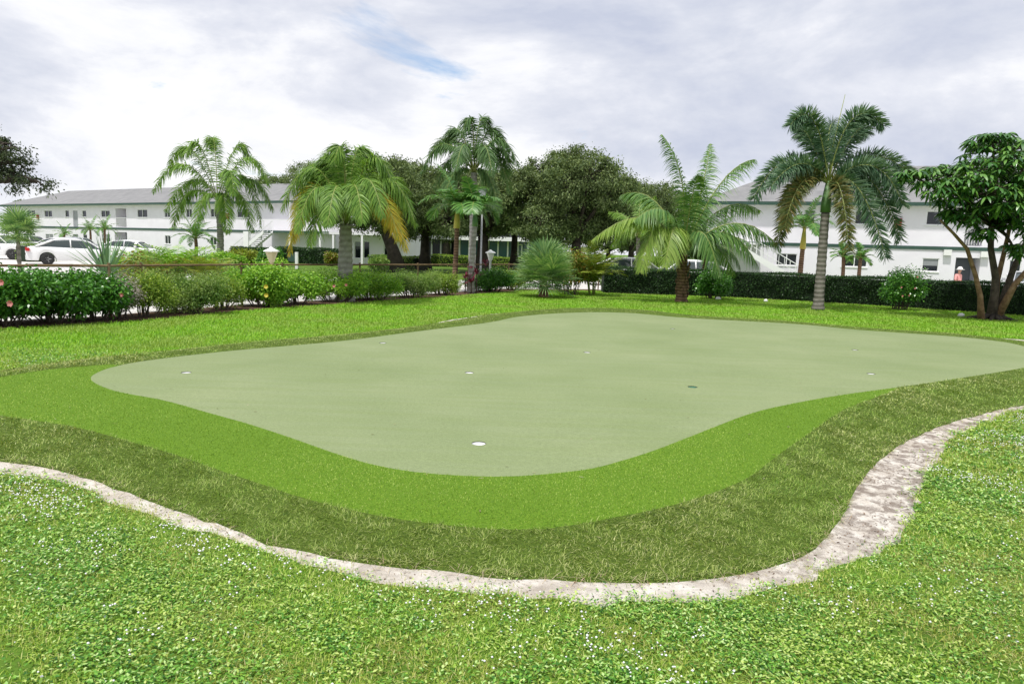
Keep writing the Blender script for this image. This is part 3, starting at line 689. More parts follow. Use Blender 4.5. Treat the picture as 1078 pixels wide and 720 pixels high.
# porch building in the middle distance
PA = D(436, 262, 74); PA.z = 0; PB = D(556, 266, 70); PB.z = 0
d = PB-PA; L = d.length
eP = empty('screened_porch', PA, 'low white-framed porch building with green glass screens seen under the oaks', 'building', rz=math.atan2(d.y, d.x))
MB().box(0, .2, 0, L, 8, 5.2).build('wall', M['porch_shade_grey'], eP)
MB().box(-.3, -1.4, 2.55, L+.3, .2, 2.95).build('canopy', M['white_paint'], eP)
MB().box(-.5, -.9, 5.2, L+.5, 8.4, 5.4).build('roof', M['roof'], eP)
n = 12
for i in range(n+1):
    x = L*i/n; MB().box(x-.07, -.2, .0, x+.07, -.06, 2.55).build('post', M['white_paint'], eP)
    if i < n: MB().box(x+.1, -.1, .75, x+L/n-.1, -.07, 2.5).build('pane', M['green_glass'] if i > 4 else M['dark_glass'], eP)
MB().box(0, -.12, .0, L, -.04, .72).build('low_wall', M['white_wall'], eP)
for i in (1, 6, 10):
    x = L*i/n; wz = MB().box(x+.1, .14, 3.3, x+1.1, .19, 4.6).build('window', M['dark_glass'], eP)
for x in (.9, L-1.1):
    f_ = MB().box(x-.55, -.32, 0, x-.47, -.2, 2.3).box(x+.47, -.32, 0, x+.55, -.2, 2.3).box(x-.55, -.32, 2.22, x+.55, -.2, 2.3).box(x-.47, -.3, 1.0, x+.47, -.22, 1.08)
    f_.build('door', M['white_paint'], eP)

# ------------------------------------------------------------------ chain-link fence
def resample(Ln, step):
    out = [Ln[0]]; acc = 0
    for a, b in zip(Ln[:-1], Ln[1:]):
        sl = (b-a).length; k = max(1, int(round(sl/step)))
        for j in range(1, k+1): out.append(a.lerp(b, j/k))
    return out
FH = 1.04
fence_line = resample(offset_line(fl[2:], .80), 3.6)
eF = empty('chain_link_fence', fence_line[0], 'low chain-link fence with rusty top rail running through the flowering hedge', 'fence')
o0 = fence_line[0]
MB().tube([p-o0+Vector((0, 0, FH)) for p in fence_line], .024, 8).build('top_rail', M['rust'], eF)
for p in fence_line: MB().tube([p-o0, p-o0+Vector((0, 0, FH+.06))], .028, 8).build('post', M['rust'], eF)
wires = Acc()
fine = resample(fence_line, .075); bs = []; ds = []; Ls = []
fa = np.array([tuple(p-o0) for p in fine])
for sgn in (1, -1):
    k = 13
    for i in range(len(fa)):
        j = i+sgn*k
        if 0 <= j < len(fa):
            a_ = fa[i]+np.array([0, 0, .04]); b_ = fa[j]+np.array([0, 0, FH-.02]); v_ = b_-a_; l_ = np.linalg.norm(v_); bs.append(a_); ds.append(v_/l_); Ls.append(l_)
bs = np.array(bs); ds = np.array(ds); wd = nrm(np.cross(ds, np.array([0, 0, 1.])))
V, Q = strips(bs, ds, wd, np.array(Ls), .0022, 0., (1, 1)); V2, Q2 = strips(bs, ds, nrm(np.cross(ds, wd)), np.array(Ls), .0022, 0., (1, 1))
wires.add(V, Q); wires.add(V2, Q2); link('wire_mesh', wires.mesh('wire_mesh'), M['galv'], eF)

# ------------------------------------------------------------------ plants
def leaves_on(Pc, n_out_dir, L, W, mat_el=(-30, 60), droop=.3, prof=(.15, 1, .1), jitter=.6):
    """leaf ribbons at points Pc, pointing mostly along n_out_dir"""
    n = len(Pc); d = nrm(n_out_dir+rng.normal(0, jitter, (n, 3))); a = rng.normal(0, 1, (n, 3)); wv = nrm(np.cross(d, a))
    return strips(Pc, d, wv, L, W, droop, prof)
def bush(name, base, w_, dpt, h, label, cat='shrub', mat='hibis', nleaf=6000, leaf=(.05, .09), stems=10, flowers=None, openness=.25, group=None, mulch=False):
    e = empty(name, base, label, cat, group)
    st = MB(); tips = []
    for i in range(stems):
        a = rnd.uniform(0, 2*math.pi); rr = math.sqrt(rnd.random())
        tx = math.cos(a)*rr*w_*.92; ty = math.sin(a)*rr*dpt*.85; tz = h*(rnd.uniform(.68, .92) if rnd.random() < .7 else rnd.uniform(.38, .7))
        b = Vector((tx*.35+rnd.uniform(-.06, .06), ty*.3, 0)); mpt = Vector((tx*.75, ty*.7, tz*.5)); tp = Vector((tx, ty, tz))
        pts_ = [b, b.lerp(mpt, .5)+Vector((rnd.uniform(-.04, .04), 0, 0)), mpt, mpt.lerp(tp, .6)+Vector((rnd.uniform(-.05, .05), 0, .03)), tp]
        st.tube(pts_, [.016, .013, .010, .007, .004], 5); tips.append((mpt, tp))
        for _ in range(2):
            q = mpt.lerp(tp, rnd.uniform(-.2, .5)); t2 = q+Vector((rnd.uniform(-.3, .3)*w_, rnd.uniform(-.3, .3)*dpt, rnd.uniform(.05, .3)*h))
            t2.z = min(t2.z, h*.93); st.tube([q, (q+t2)/2+Vector((0, 0, .02)), t2], [.008, .006, .003], 4); tips.append((q, t2))
    st.build('stems', M['bark'], e)
    T0 = np.array([tuple(a) for a, b in tips]); T1 = np.array([tuple(b) for a, b in tips])
    k = rng.integers(0, len(tips), nleaf); f_ = rng.uniform(.12, 1.08, nleaf)[:, None]
    c = T0[k]*(1-f_)+T1[k]*f_; rad = min(w_, .6)*(.16+openness*.55)+.04
    off = nrm(rng.normal(0, 1, (nleaf, 3)))*(rad*rng.random((nleaf, 1))**.5)*np.array([1.2, 1.2, .9])
    Pc = c+off; Pc[:, 2] = np.clip(Pc[:, 2], .06, h*1.03)
    V, Q = leaves_on(Pc, nrm(off)+np.array([0, 0, .25]), rng.uniform(*leaf, nleaf), rng.uniform(*leaf, nleaf)*.6, jitter=.5)
    link('foliage', np_mesh('foliage', V, Q), M[mat], e)
    if flowers:
        nf, fm, fs_ = flowers
        for i in range(nf):
            q = rng.integers(0, nleaf); c = Vector(Pc[q]); c.y = -abs(c.y)-.06 if abs(c.y) < dpt else c.y; c.y = -dpt*rnd.uniform(.9, 1.15)-.08; c.z = max(c.z, h*.35)
            n = 6; an = np.arange(n)*2*np.pi/n+rnd.random(); dv = np.column_stack([np.cos(an), np.full(n, -.45), np.sin(an)]); dv = nrm(dv)
            V, Q = strips(np.repeat([tuple(c)], n, 0), dv, nrm(np.cross(dv, np.array([0, 1., 0]))), fs_, fs_*.9, .1, (.3, 1, .5))
            link('flower', np_mesh('flower', V, Q), M[fm], e)
    return e

hedge_def = [  # u, half width px, top v, material, leaves, leaf size, openness, flowers, label
 (-70, 42, 278, 'hibis', 5000, (.06, .10), .3, None, 'glossy green hibiscus bush at the left picture edge'),
 (8, 40, 281, 'hibis', 8500, (.055, .095), .32, (2, 'pink', .06), 'leftmost glossy dark green hibiscus bush with pink blooms'),
 (62, 38, 283, 'hibis', 9000, (.055, .095), .34, (4, 'pink', .05), 'dense hibiscus bush with several pink blooms by the left end of the rail'),
 (110, 26, 286, 'hibis', 7500, (.05, .09), .30, (2, 'pink', .06), 'narrow glossy hibiscus bush ending the dark green run'),
 (137, 19, 290, 'shrub_pale', 2600, (.025, .05), .25, (3, 'pink', .05), 'sparse twiggy bush with pale pinkish leaves'),
 (168, 20, 287, 'shrub_olive', 3200, (.03, .055), .28, None, 'thin olive bush right of the pale twiggy one'),
 (206, 36, 289, 'shrub_fine', 9500, (.028, .05), .34, None, 'rounded boxy bush of fine grey-green leaves'),
 (246, 17, 290, 'shrub_olive', 1900, (.03, .055), .2, None, 'see-through olive bush beside the second fence post'),
 (288, 26, 284, 'shrub_bright', 5200, (.05, .085), .25, (2, 'yellow_petal', .06), 'bright green bush with a yellow bloom in front of the cream lamp'),
 (325, 22, 287, 'shrub_bright', 3000, (.05, .08), .22, None, 'leggy bright bush with white pavement showing below'),
 (362, 26, 286, 'shrub_bright', 3000, (.04, .07), .22, (2, 'pink', .045), 'open bush with pale blooms around the foot of the big queen palm'),
 (402, 24, 287, 'shrub_bright', 4200, (.035, .065), .28, (1, 'yellow_petal', .05), 'olive bush right of the big queen palm trunk'),
 (442, 24, 286, 'shrub_fine', 4600, (.03, .06), .28, None, 'fine-leaved grey-green bush left of the small yellow-necked palms'),
 (473, 17, 286, 'shrub_olive', 2200, (.035, .065), .24, None, 'yellow-green bush below the yellow-necked palms'),
 (522, 20, 284, 'hibis', 3800, (.05, .08), .26, (1, 'pink', .05), 'dark glossy bush under the white garden lamp'),
 (549, 14, 285, 'shrub_olive', 1900, (.04, .07), .24, None, 'last olive bush of the fence row beside the fan palm'),
]
flx = [(u, G(u, v)) for u, v in fl_px]
def on_line(u, L_, off=.45):
    for (u0, p0), (u1, p1) in zip(L_[:-1], L_[1:]):
        if u0 <= u <= u1:
            f_ = (u-u0)/(u1-u0); p = p0.lerp(p1, f_); t = (p1-p0).normalized(); return p+Vector((-t.y, t.x, 0))*off
for (u, hw, tv, mt_, nl, lf, op, fw_, lb) in hedge_def:
    p = on_line(u, flx, .42); top = D(u, tv, p.y).z; w_ = hw/F*p.y*(1.22 if u < 120 else 1.5)
    bush('flowering_shrub' if fw_ else 'shrub', p, w_, min(.45, w_), max(top, .7)*(1.0 if u < 120 else 1.06), lb, 'shrub', mt_, int(nl*(1.75 if u < 120 else 3.3)), lf, max(6, int(w_*18)), fw_, op, 'bushes along the chain-link fence')
# ti plants & crotons
def rosette(name, base, n, L, W, el, droop, mat, label, cat='plant', stem=0.0, group=None, prof=(.35, .9, .9, .6, .05), stemr=.02, stem_mat='bark', loc_el=None):
    e = empty(name, base, label, cat, group)
    d, wv = rdir(n, *el); L_ = rng.uniform(L*.75, L*1.1, n)
    V, Q = strips(np.repeat([(0, 0, stem)], n, 0)+d*.03, d, wv, L_, W, np.full(n, droop)*rng.uniform(.5, 1.4, n), prof)
    link('leaves', np_mesh('leaves', V, Q), M[mat], e)
    if stem: MB().tube([(0, 0, 0), (.01, 0, stem*.5), (0, 0, stem+.02)], [stemr*1.3, stemr, stemr*.9], 8).build('stem', M[stem_mat], e, True)
    return e
def gp(u, v): return G(u, v)
p = on_line(500, flx, .4)
for i, (dx, h) in enumerate(((0, .95), (.22, .7), (-.18, .55), (.05, .4))):
    rosette('ti_plant', p+Vector((dx, -.1*i, 0)), 26, .38, .07, (15, 80), .5, 'ti', ['tallest dark red ti plant in the fence row', 'dark red ti plant just right of the tallest one', 'dark red ti plant just left of the tallest one', 'lowest dark red ti plant at the foot of the row'][i], 'plant', h, 'red ti plants')
rosette('ti_plant', on_line(527, flx, .9), 22, .36, .07, (20, 80), .45, 'ti', 'magenta ti plant poking above the rail right of the white garden lamp', 'plant', 1.05, 'red ti plants')
q = D(112, 281, 17); q.z = 0
rosette('yucca', q, 72, 1.3, .055, (14, 88), .10, 'yucca', 'stiff blue-green spiky yucca in front of the white sedan', 'plant', .6)
q = D(20, 270, 16); q.z = 0
q2 = D(17, 244, 16).z

# fan palm builder --------------------------------------------------
def fan_leaf(acc, base, d, upv, L, seg=26, spread=R(230), petiole=.6):
    d = d.normalized(); side = d.cross(Vector((0, 0, 1)))
    if side.length < .1: side = Vector((1, 0, 0))
    side.normalize(); c = base+d*petiole; nn = side.cross(d).normalized()
    a_ = np.linspace(-spread/2, spread/2, seg)
    dv = np.array([tuple((d*math.cos(x)+side*math.sin(x)*1.0+nn*(.10*abs(math.sin(x)))).normalized()) for x in a_])
    wv = np.array([tuple((side*math.cos(x)-d*math.sin(x)+nn*(.25*(-1)**i)).normalized()) for i, x in enumerate(a_)])
    Ls = L*(.78+.22*np.cos(a_))*rng.uniform(.92, 1.05, seg)
    V, Q = strips(np.repeat([tuple(c)], seg, 0), dv, wv, Ls, L*.05, .28, (.35, 1, .9, .55, .05)); acc.add(V, Q)
    V, Q = strips(np.array([tuple(base)]*2), np.array([tuple(d)]*2), np.array([tuple(side), tuple(nn)]), petiole*1.02, .025, 0., (1, .8)); acc.add(V, Q)
def fan_palm(name, base, trunk_h, trunk_r, n, L, pet, label, mat='sabal', el=(-15, 85), cat='palm'):
    e = empty(name, base, label, cat)
    tr = MB(); prof = []
    k = 14
    for i in range(k+1):
        f_ = i/k; prof.append((trunk_r*(1.0+.25*((i % 2)-.5)+.15*(1-f_)), trunk_h*f_))
    tr.lathe(prof, sides=12)
    tr.build('trunk', M['bark_warm'] if trunk_r > .1 else M['palm_grey'], e, True)
    for i in range(n):
        az = i*2.399+rnd.uniform(-.2, .2); elv = R(el[0]+(el[1]-el[0])*((i+.5)/n)**.8)
        a_ = Acc(); fan_leaf(a_, Vector((0, 0, trunk_h)), Vector((math.cos(az)*math.cos(elv), math.sin(az)*math.cos(elv), math.sin(elv))), None, L*rnd.uniform(.85, 1.1)*(.8+.3*max(0, math.sin(elv))), petiole=pet*rnd.uniform(.8, 1.2)*(.55+.6*max(0, math.sin(elv))))
        link('frond', a_.mesh('frond'), M[mat], e)
    return e
# sabal bush palm E
fan_palm('fan_palm', G(572, 313.5), .45, .17, 60, .92, .78, 'bushy stemless fan palm on the lawn right of the fence end', el=(-14, 95))
fan_palm('fan_palm', q, max(q2-.1, 1.2), 0.04, 24, .50, .30, 'small thin-stemmed fan palm at the left edge before the parked cars', el=(-30, 88))

# feather palms --------------------------------------------------
def bez(P0, P1, P2, n):
    s = np.linspace(0, 1, n)[:, None]; P0, P1, P2 = map(lambda q: np.array(tuple(q)), (P0, P1, P2))
    return (1-s)**2*P0+2*s*(1-s)*P1+s*s*P2
def frond(e, P0, P1, P2, style, LL_, mat, W=.035, nl=70, petiole=.12, rach=.022, droop=None):
    C = bez(P0, P1, P2, nl); Tn = nrm(np.gradient(C, axis=0)); a = Acc()
    idx = np.arange(int(nl*petiole), nl); s = (idx/nl)
    prof_len = np.sin(np.clip((s-petiole)/(1-petiole)*.86+.14, 0, 1)*np.pi)**.55
    if style == 'foxtail': prof_len = np.clip(np.sin(np.clip((s-petiole)/(1-petiole)*.80+.12, 0, 1)*np.pi)**.4, .25, 1)
    Z = np.array([0, 0, 1.]); t = Tn[idx]; b = nrm(np.cross(t, Z)+1e-6); nn = np.cross(b, t)
    reps = {'queen': 5, 'coco': 2, 'foxtail': 10, 'adonidia': 2, 'areca': 2}[style]
    for r_ in range(reps):
        sg = 1 if r_ % 2 == 0 else -1; k = len(idx); fwd = rng.uniform(.35, .65, k)[:, None]
        if style == 'foxtail':
            ph = rng.uniform(0, 2*np.pi, k)[:, None]; out = b*np.cos(ph)+nn*np.sin(ph); fwd = rng.uniform(.15, .65, k)[:, None]
        elif style == 'queen':
            ph = rng.normal(.10 if r_ < 3 else -.25, .40, k)[:, None]; out = sg*b*np.cos(ph)+nn*np.sin(ph)
        else:
            ph = rng.normal(.22 if style in ('adonidia', 'areca') else -.1, .12, k)[:, None]; out = sg*b*np.cos(ph)+nn*np.sin(ph)
        dv = nrm(out+t*(fwd+.5*(s[:, None]**3)))
        wv = nrm(t-dv*(t*dv).sum(1, keepdims=True))
        dr = {'queen': .62, 'coco': .7, 'foxtail': .15, 'adonidia': .35, 'areca': .25}[style] if droop is None else droop
        j = rng.uniform(-.5, .5, k)[:, None]*(np.linalg.norm(C[-1]-C[0])/nl)
        V, Q = strips(C[idx]+t*j, dv, wv, LL_*prof_len*rng.uniform(.85, 1.1, k), W*rng.uniform(.7, 1.1, k), dr*rng.uniform(.7, 1.3, k), (.5, 1, .8, .08))
        a.add(V, Q)
    o = link('frond', a.mesh('frond'), M[mat], e)
    MB().tube([tuple(c) for c in C[::max(1, nl//10)]]+[tuple(C[-1])], list(np.linspace(rach, rach*.25, len(C[::max(1, nl//10)])+1)), 6).build('rachis', M['rachis'], o, True)
    return o
def trunk(e, top, r0, r1, mat, base_flare=1.35, bend=(0, 0), n=14, rings=.03):
    pts_ = []; rs = []
    for i in range(n*2+1):
        f_ = i/(n*2); pts_.append((top.x*f_+bend[0]*math.sin(math.pi*f_), top.y*f_+bend[1]*math.sin(math.pi*f_), top.z*f_))
        r_ = r0+(r1-r0)*f_; r_ *= (1+(base_flare-1)*max(0, 1-f_*7)**2); rs.append(r_*(1+rings*(1 if i % 2 else -1)))
    return MB().tube(pts_, rs, 12).build('trunk', M[mat], e, True)
def auto_palm(name, base, crown, n, FL, style, leafl, mat, label, el=(-25, 80), arch=.9, trunk_r=(.16, .12), tmat='palm_grey', shaft=None, old=None, old_n=0, group=None, W=.035, nl=60, seed=1, dead=0, cat='palm tree'):
    rr = random.Random(seed); e = empty(name, base, label, cat, group); top = crown-base
    trunk(e, top, trunk_r[0], trunk_r[1], tmat, bend=(rr.uniform(-.08, .08), 0))
    if shaft:
        h, rad, sm = shaft; MB().tube([top+Vector((0, 0, -.02)), top+Vector((0, 0, h*.3)), top+Vector((0, 0, h))], [rad*1.25, rad*1.15, rad*.55], 10).build('crownshaft', M[sm], e, True); top = top+Vector((0, 0, h*.9))
    for i in range(n):
        az = i*2.399+rr.uniform(-.25, .25); f_ = (i+.5)/n; elv = R(el[0]+(el[1]-el[0])*f_); Lf = FL*rr.uniform(.85, 1.1)
        h = Vector((math.cos(az), math.sin(az), 0)); 
        P1 = top+h*Lf*.48*math.cos(elv)*1.0+Vector((0, 0, Lf*.48*math.sin(elv)+Lf*.12))
        e2 = elv-R(62)*arch-R(18)*(1-f_)
        P2 = P1+h*Lf*.52*max(.12, math.cos(e2))+Vector((0, 0, Lf*.52*math.sin(e2)))
        if elv > R(70): P2 = P1+h*Lf*.3+Vector((0, 0, Lf*.3))
        frond(e, top, P1, P2, style, leafl, old if (old and i < old_n) else mat, W=W, nl=nl)
    for i in range(dead):
        az = rr.uniform(0, 6.28); h = Vector((math.cos(az), math.sin(az), 0)); frond(e, top, top+h*.25, top+h*.35+Vector((0, 0, -FL*.55)), style, leafl*.5, 'dead_leaf', W=W, nl=26)
    return e
def at(u, vb, vt):  # base px on the ground, crown px above it
    b = G(u[0], vb); c = D(u[1], vt, b.y); return b, c
def atY(ub, uc, vt, Y):
    b = D(ub, 280, Y); b.z = 0; return b, D(uc, vt, Y)
QG = 'queen palms'

# (three queen palms are laid out frond by frond further down)
# adonidias
AG = 'small yellow-necked palms'
b, c = atY(478, 481, 240, 25.5)
auto_palm('christmas_palm', b, c, 10, 1.7, 'adonidia', .52, 'adonidia', 'small palm with yellow crownshaft left of the tall pale trunk', el=(10, 78), arch=1.15, trunk_r=(.11, .08), tmat='palm_brown', shaft=(.75, .10, 'crownshaft_y'), group=AG, W=.065, nl=40, seed=5)
b, c = atY(497, 500, 238, 25.2)
auto_palm('christmas_palm', b, c, 8, 1.5, 'adonidia', .50, 'adonidia', 'small palm with drooping green fronds overlapping the tall pale trunk', el=(10, 75), arch=1.2, trunk_r=(.12, .09), tmat='palm_pale', shaft=(.6, .09, 'crownshaft'), group=AG, W=.065, nl=40, seed=8)
b, c = atY(843, 845, 262, 32)
auto_palm('christmas_palm', b, c, 11, 1.75, 'adonidia', .45, 'adonidia', 'small arching palm behind the clipped hedge left of the foxtail trunk', el=(10, 80), arch=1.3, trunk_r=(.13, .10), tmat='palm_brown', shaft=(1.0, .11, 'crownshaft_y'), group=AG, W=.05, nl=40, seed=9)
b, c = atY(205, 206, 252, 44)
auto_palm('date_palm', b, c, 14, 1.9, 'areca', .35, 'adonidia', 'dark small palm at the foot of the left queen palm', el=(5, 80), arch=.9, trunk_r=(.12, .10), tmat='palm_brown', group='small palms by the apartment walls', W=.05, nl=36, seed=15)
for (u, v, Y, s, lb) in ((68, 248, 72, 1, 'tiny palm left of the pair by the distant apartment wall'), (95, 243, 66, 2, 'left one of two slim palms before the distant apartment wall'), (110, 242, 64, 3, 'right one of two slim palms before the distant apartment wall'),
                         (888, 271, 38, 4, 'left one of two tiny palms between hedge and right apartment'), (906, 272, 37.5, 5, 'right one of two tiny palms between hedge and right apartment')):
    b, c = atY(u, u, v, Y)
    auto_palm('date_palm', b, c, 13, 1.5 if Y > 50 else .95, 'areca', .28, 'adonidia', lb, el=(0, 80), arch=.9, trunk_r=(.11, .09), tmat='palm_brown', group='small palms by the apartment walls', W=.055, nl=28, seed=20+s)
# areca F
e = empty('areca_palm', G(624, 311.5), 'multi-stemmed areca palm with yellowing tips right of the fan palm', 'palm tree')
for i in range(9):
    x = rnd.uniform(-.14, .14); y = rnd.uniform(-.14, .14); MB().tube([(x, y, 0), (x*1.6, y*1.6, .45), (x*2, y*2, .8)], [.02, .018, .014], 6).build('stem', M['rachis'], e, True)
for i in range(30):
    az = i*2.399; f_ = (i+.5)/30; elv = R(30+56*f_); Lf = rnd.uniform(1.25, 1.75); h = Vector((math.cos(az), math.sin(az), 0)); P0 = Vector((rnd.uniform(-.15, .15), rnd.uniform(-.15, .15), rnd.uniform(.3, .7)))
    P1 = P0+h*Lf*.5*math.cos(elv)+Vector((0, 0, Lf*.6*math.sin(elv))); P2 = P1+h*Lf*.5*max(.3, math.cos(elv-R(50)))+Vector((0, 0, Lf*.5*math.sin(elv-R(55))))
    frond(e, P0, P1, P2, 'areca', .36, 'areca' if f_ > .35 else 'yellow_fern', W=.035, nl=44, rach=.012)
# coconut palm G with traced fronds (px relative to crown, dy depth metres)
def traced_palm(name, ub, vb, uc, vc, fr, style, leafl, label, tr, tmat, mats, shaft=None, W=.04, nl=80, group=None, bend=(0, 0)):
    b = G(ub, vb); Y = b.y; c = D(uc, vc, Y); e = empty(name, b, label, 'palm tree', group); top = c-b; sc = F/Y
    trunk(e, top, tr[0], tr[1], tmat, 1.3, bend, rings=.05)
    P0 = top
    if shaft:
        h, rad, sm = shaft; MB().tube([top-Vector((0, 0, .02)), top+Vector((0, 0, h*.35)), top+Vector((0, 0, h))], [rad*1.15, rad*1.1, rad*.5], 12).build('crownshaft', M[sm], e, True); P0 = top+Vector((0, 0, h*.92))
    for q in fr:
        (u1, v1, u2, v2, dy) = q[:5]; mt_ = mats[q[5] if len(q) > 5 else 0]
        p1 = D(u1, v1, Y+dy*.5)-b; p2 = D(u2, v2, Y+dy)-b
        frond(e, P0+Vector((0, dy*.02, 0)), p1, p2, style, leafl*(q[6] if len(q) > 6 else 1), mt_, W=W, nl=nl, rach=.03)
    return e, P0, b
def gpx(u, Y):
    q = D(u, 275, Y); q.z = 0; d = q-Vector((0, 0, EYE)); f_ = d.dot(fw); return 539+F*d.dot(rt)/f_, 360-F*d.dot(up)/f_
A_f = [(190, 138, 161, 202, -.6), (196, 118, 178, 176, .8), (226, 118, 221, 156, .5), (262, 128, 284, 196, -.5), (270, 160, 287, 222, .6), (192, 178, 182, 240, .3), (256, 178, 266, 244, -.6), (214, 185, 204, 246, -1.2),
       (205, 160, 174, 222, 1.2), (262, 145, 274, 238, 1.2), (243, 150, 246, 205, -2.0), (236, 185, 240, 245, -.9), (250, 122, 262, 166, .9), (208, 118, 196, 165, -.8)]
k_ = gpx(231, 46); tr_ = [(330, 124, 297, 222, -.4, 0), (322, 149, 304, 268, -.3, 1), (342, 124, 316, 206, .8, 0), (352, 124, 336, 184, .3, 0), (364, 116, 352, 171, -.6, 0), (375, 116, 386, 174, .5, 0), (392, 120, 414, 196, -.3, 0),
       (408, 136, 438, 238, -.4, 0), (400, 159, 428, 264, -.8, 1), (412, 144, 432, 221, .8, 0), (395, 154, 420, 252, -1.1, 1), (345, 174, 326, 258, -.9, 0), (332, 154, 313, 244, -1.0, 0), (385, 144, 403, 228, -1.5, 0),
       (356, 154, 345, 238, -1.9, 0), (372, 154, 382, 234, -1.9, 0), (340, 144, 322, 231, 1.4, 0), (388, 139, 400, 221, 1.4, 0), (364, 134, 366, 196, 1.8, 0), (350, 129, 340, 206, 1.6, 0), (405, 154, 424, 256, .5, 1), (326, 144, 308, 254, .6, 1)]
C_f = [(468, 122, 443, 181, -.3), (482, 106, 468, 153, .7), (474, 142, 458, 199, .4), (500, 92, 486, 143, -.5), (503, 98, 516, 135, .5), (524, 114, 546, 175, -.3), (520, 134, 538, 203, .6), (476, 164, 468, 211, -.6), (515, 164, 526, 227, -.5),
       (530, 129, 536, 183, .9), (490, 124, 480, 178, -1.4), (510, 124, 518, 183, -1.4), (478, 119, 452, 163, 1.3), (515, 104, 532, 155, 1.2)]
QM = ['queen', 'queen_y']
traced_palm('queen_palm', k_[0], k_[1], 229, 212, A_f, 'queen', .80, 'queen palm with drooping fronds in front of the left apartment building', (.24, .18), 'palm_pale', QM, W=.06, nl=60, group=QG, bend=(.12, 0))
traced_palm('queen_palm', 363, 317.5, 364, 236, tr_, 'queen', .52, 'large low queen palm with yellowing fronds behind the fence', (.25, .17), 'palm_pale', QM, W=.028, nl=96, group=QG)
k_ = gpx(497, 31)
traced_palm('queen_palm', k_[0], k_[1], 499, 182, C_f, 'queen', .58, 'tallest queen palm with slim pale trunk among the oaks', (.17, .13), 'palm_pale', ['queen_far'], W=.045, nl=60, group=QG)
coconut = [  # control px, tip px, depth
 (728, 180, 697, 142, -.3, 0), (740, 205, 748, 152, .8, 0), (758, 172, 794, 168, .4, 0),
 (690, 198, 624, 252, -.6, 1), (708, 195, 668, 232, -.9, 0), (695, 190, 655, 205, 1.2, 0),
 (775, 205, 822, 262, -.7, 0), (765, 215, 798, 280, -.9, 0), (760, 195, 800, 222, 1.0, 0), (745, 225, 772, 288, 1.0, 0),
 (690, 200, 674, 285, -1.0, 1), (712, 205, 700, 280, -1.3, 1), (740, 210, 757, 290, -1.2, 0), (728, 200, 735, 185, -1.0, 0)]
b, P0, bb = traced_palm('coconut_palm', 717, 318.5, 719, 268, coconut, 'coco', .74, 'young coconut palm with wide arching fronds and stout shaggy trunk', (.20, .16), 'palm_brown', ['coco', 'coco_y'], W=.042, nl=110)
st = MB()
for i in range(26):
    z = .15+i*.05; az = i*2.4; h = Vector((math.cos(az), math.sin(az), 0)); st.tube([h*.14+Vector((0, 0, z)), h*.23+Vector((0, 0, z+.14)), h*.21+Vector((0, 0, z+.26))], [.05, .035, .012], 6)
st.build('frond_stubs', M['palm_brown'], b, True)
b, c = atY(744, 745, 262, 29)
auto_palm('coconut_palm', b, c, 13, 2.3, 'coco', .5, 'queen_far', 'darker palm half hidden behind the young coconut palm', el=(0, 82), arch=.95, trunk_r=(.12, .1), tmat='palm_brown', W=.035, nl=60, seed=31)
b, c = atY(672, 672, 250, 34)
auto_palm('queen_palm', b, c, 12, 2.3, 'queen', .45, 'queen', 'soft green palm between the big oak and the young coconut palm', el=(5, 80), arch=1.0, trunk_r=(.12, .1), tmat='palm_grey', W=.035, nl=50, seed=33, group=QG)
foxtail = [
 (862, 92, 832, 132, -.5), (848, 125, 842, 140, .8), (892, 90, 930, 132, -.3), (905, 118, 912, 140, .9), (828, 138, 794, 208, -.2), (846, 150, 812, 196, -.9, 0),
 (918, 138, 962, 188, .5), (915, 150, 948, 252, -.5, 0), (905, 165, 932, 270, -1.1, 0), (888, 175, 893, 262, -1.5, 1, .9), (842, 165, 826, 240, -1.0, 1), (832, 165, 820, 255, .5, 1),
  (870, 125, 878, 130, 2.0), (925, 145, 950, 215, -.8, 0)]
b, P0, bb = traced_palm('foxtail_palm', 861, 327, 869, 223, foxtail, 'foxtail', .45, 'tall foxtail palm with smooth grey trunk and bushy plume fronds', (.165, .125), 'palm_grey', ['foxtail', 'foxtail_old'], shaft=(.95, .14, 'crownshaft'), W=.034, nl=78)
MB().tube([P0, P0+Vector((.05, 0, 1.2)), P0+Vector((.28, 0, 2.75))], [.03, .022, .008], 6).build('spear_leaf', M['rachis'], b, True)

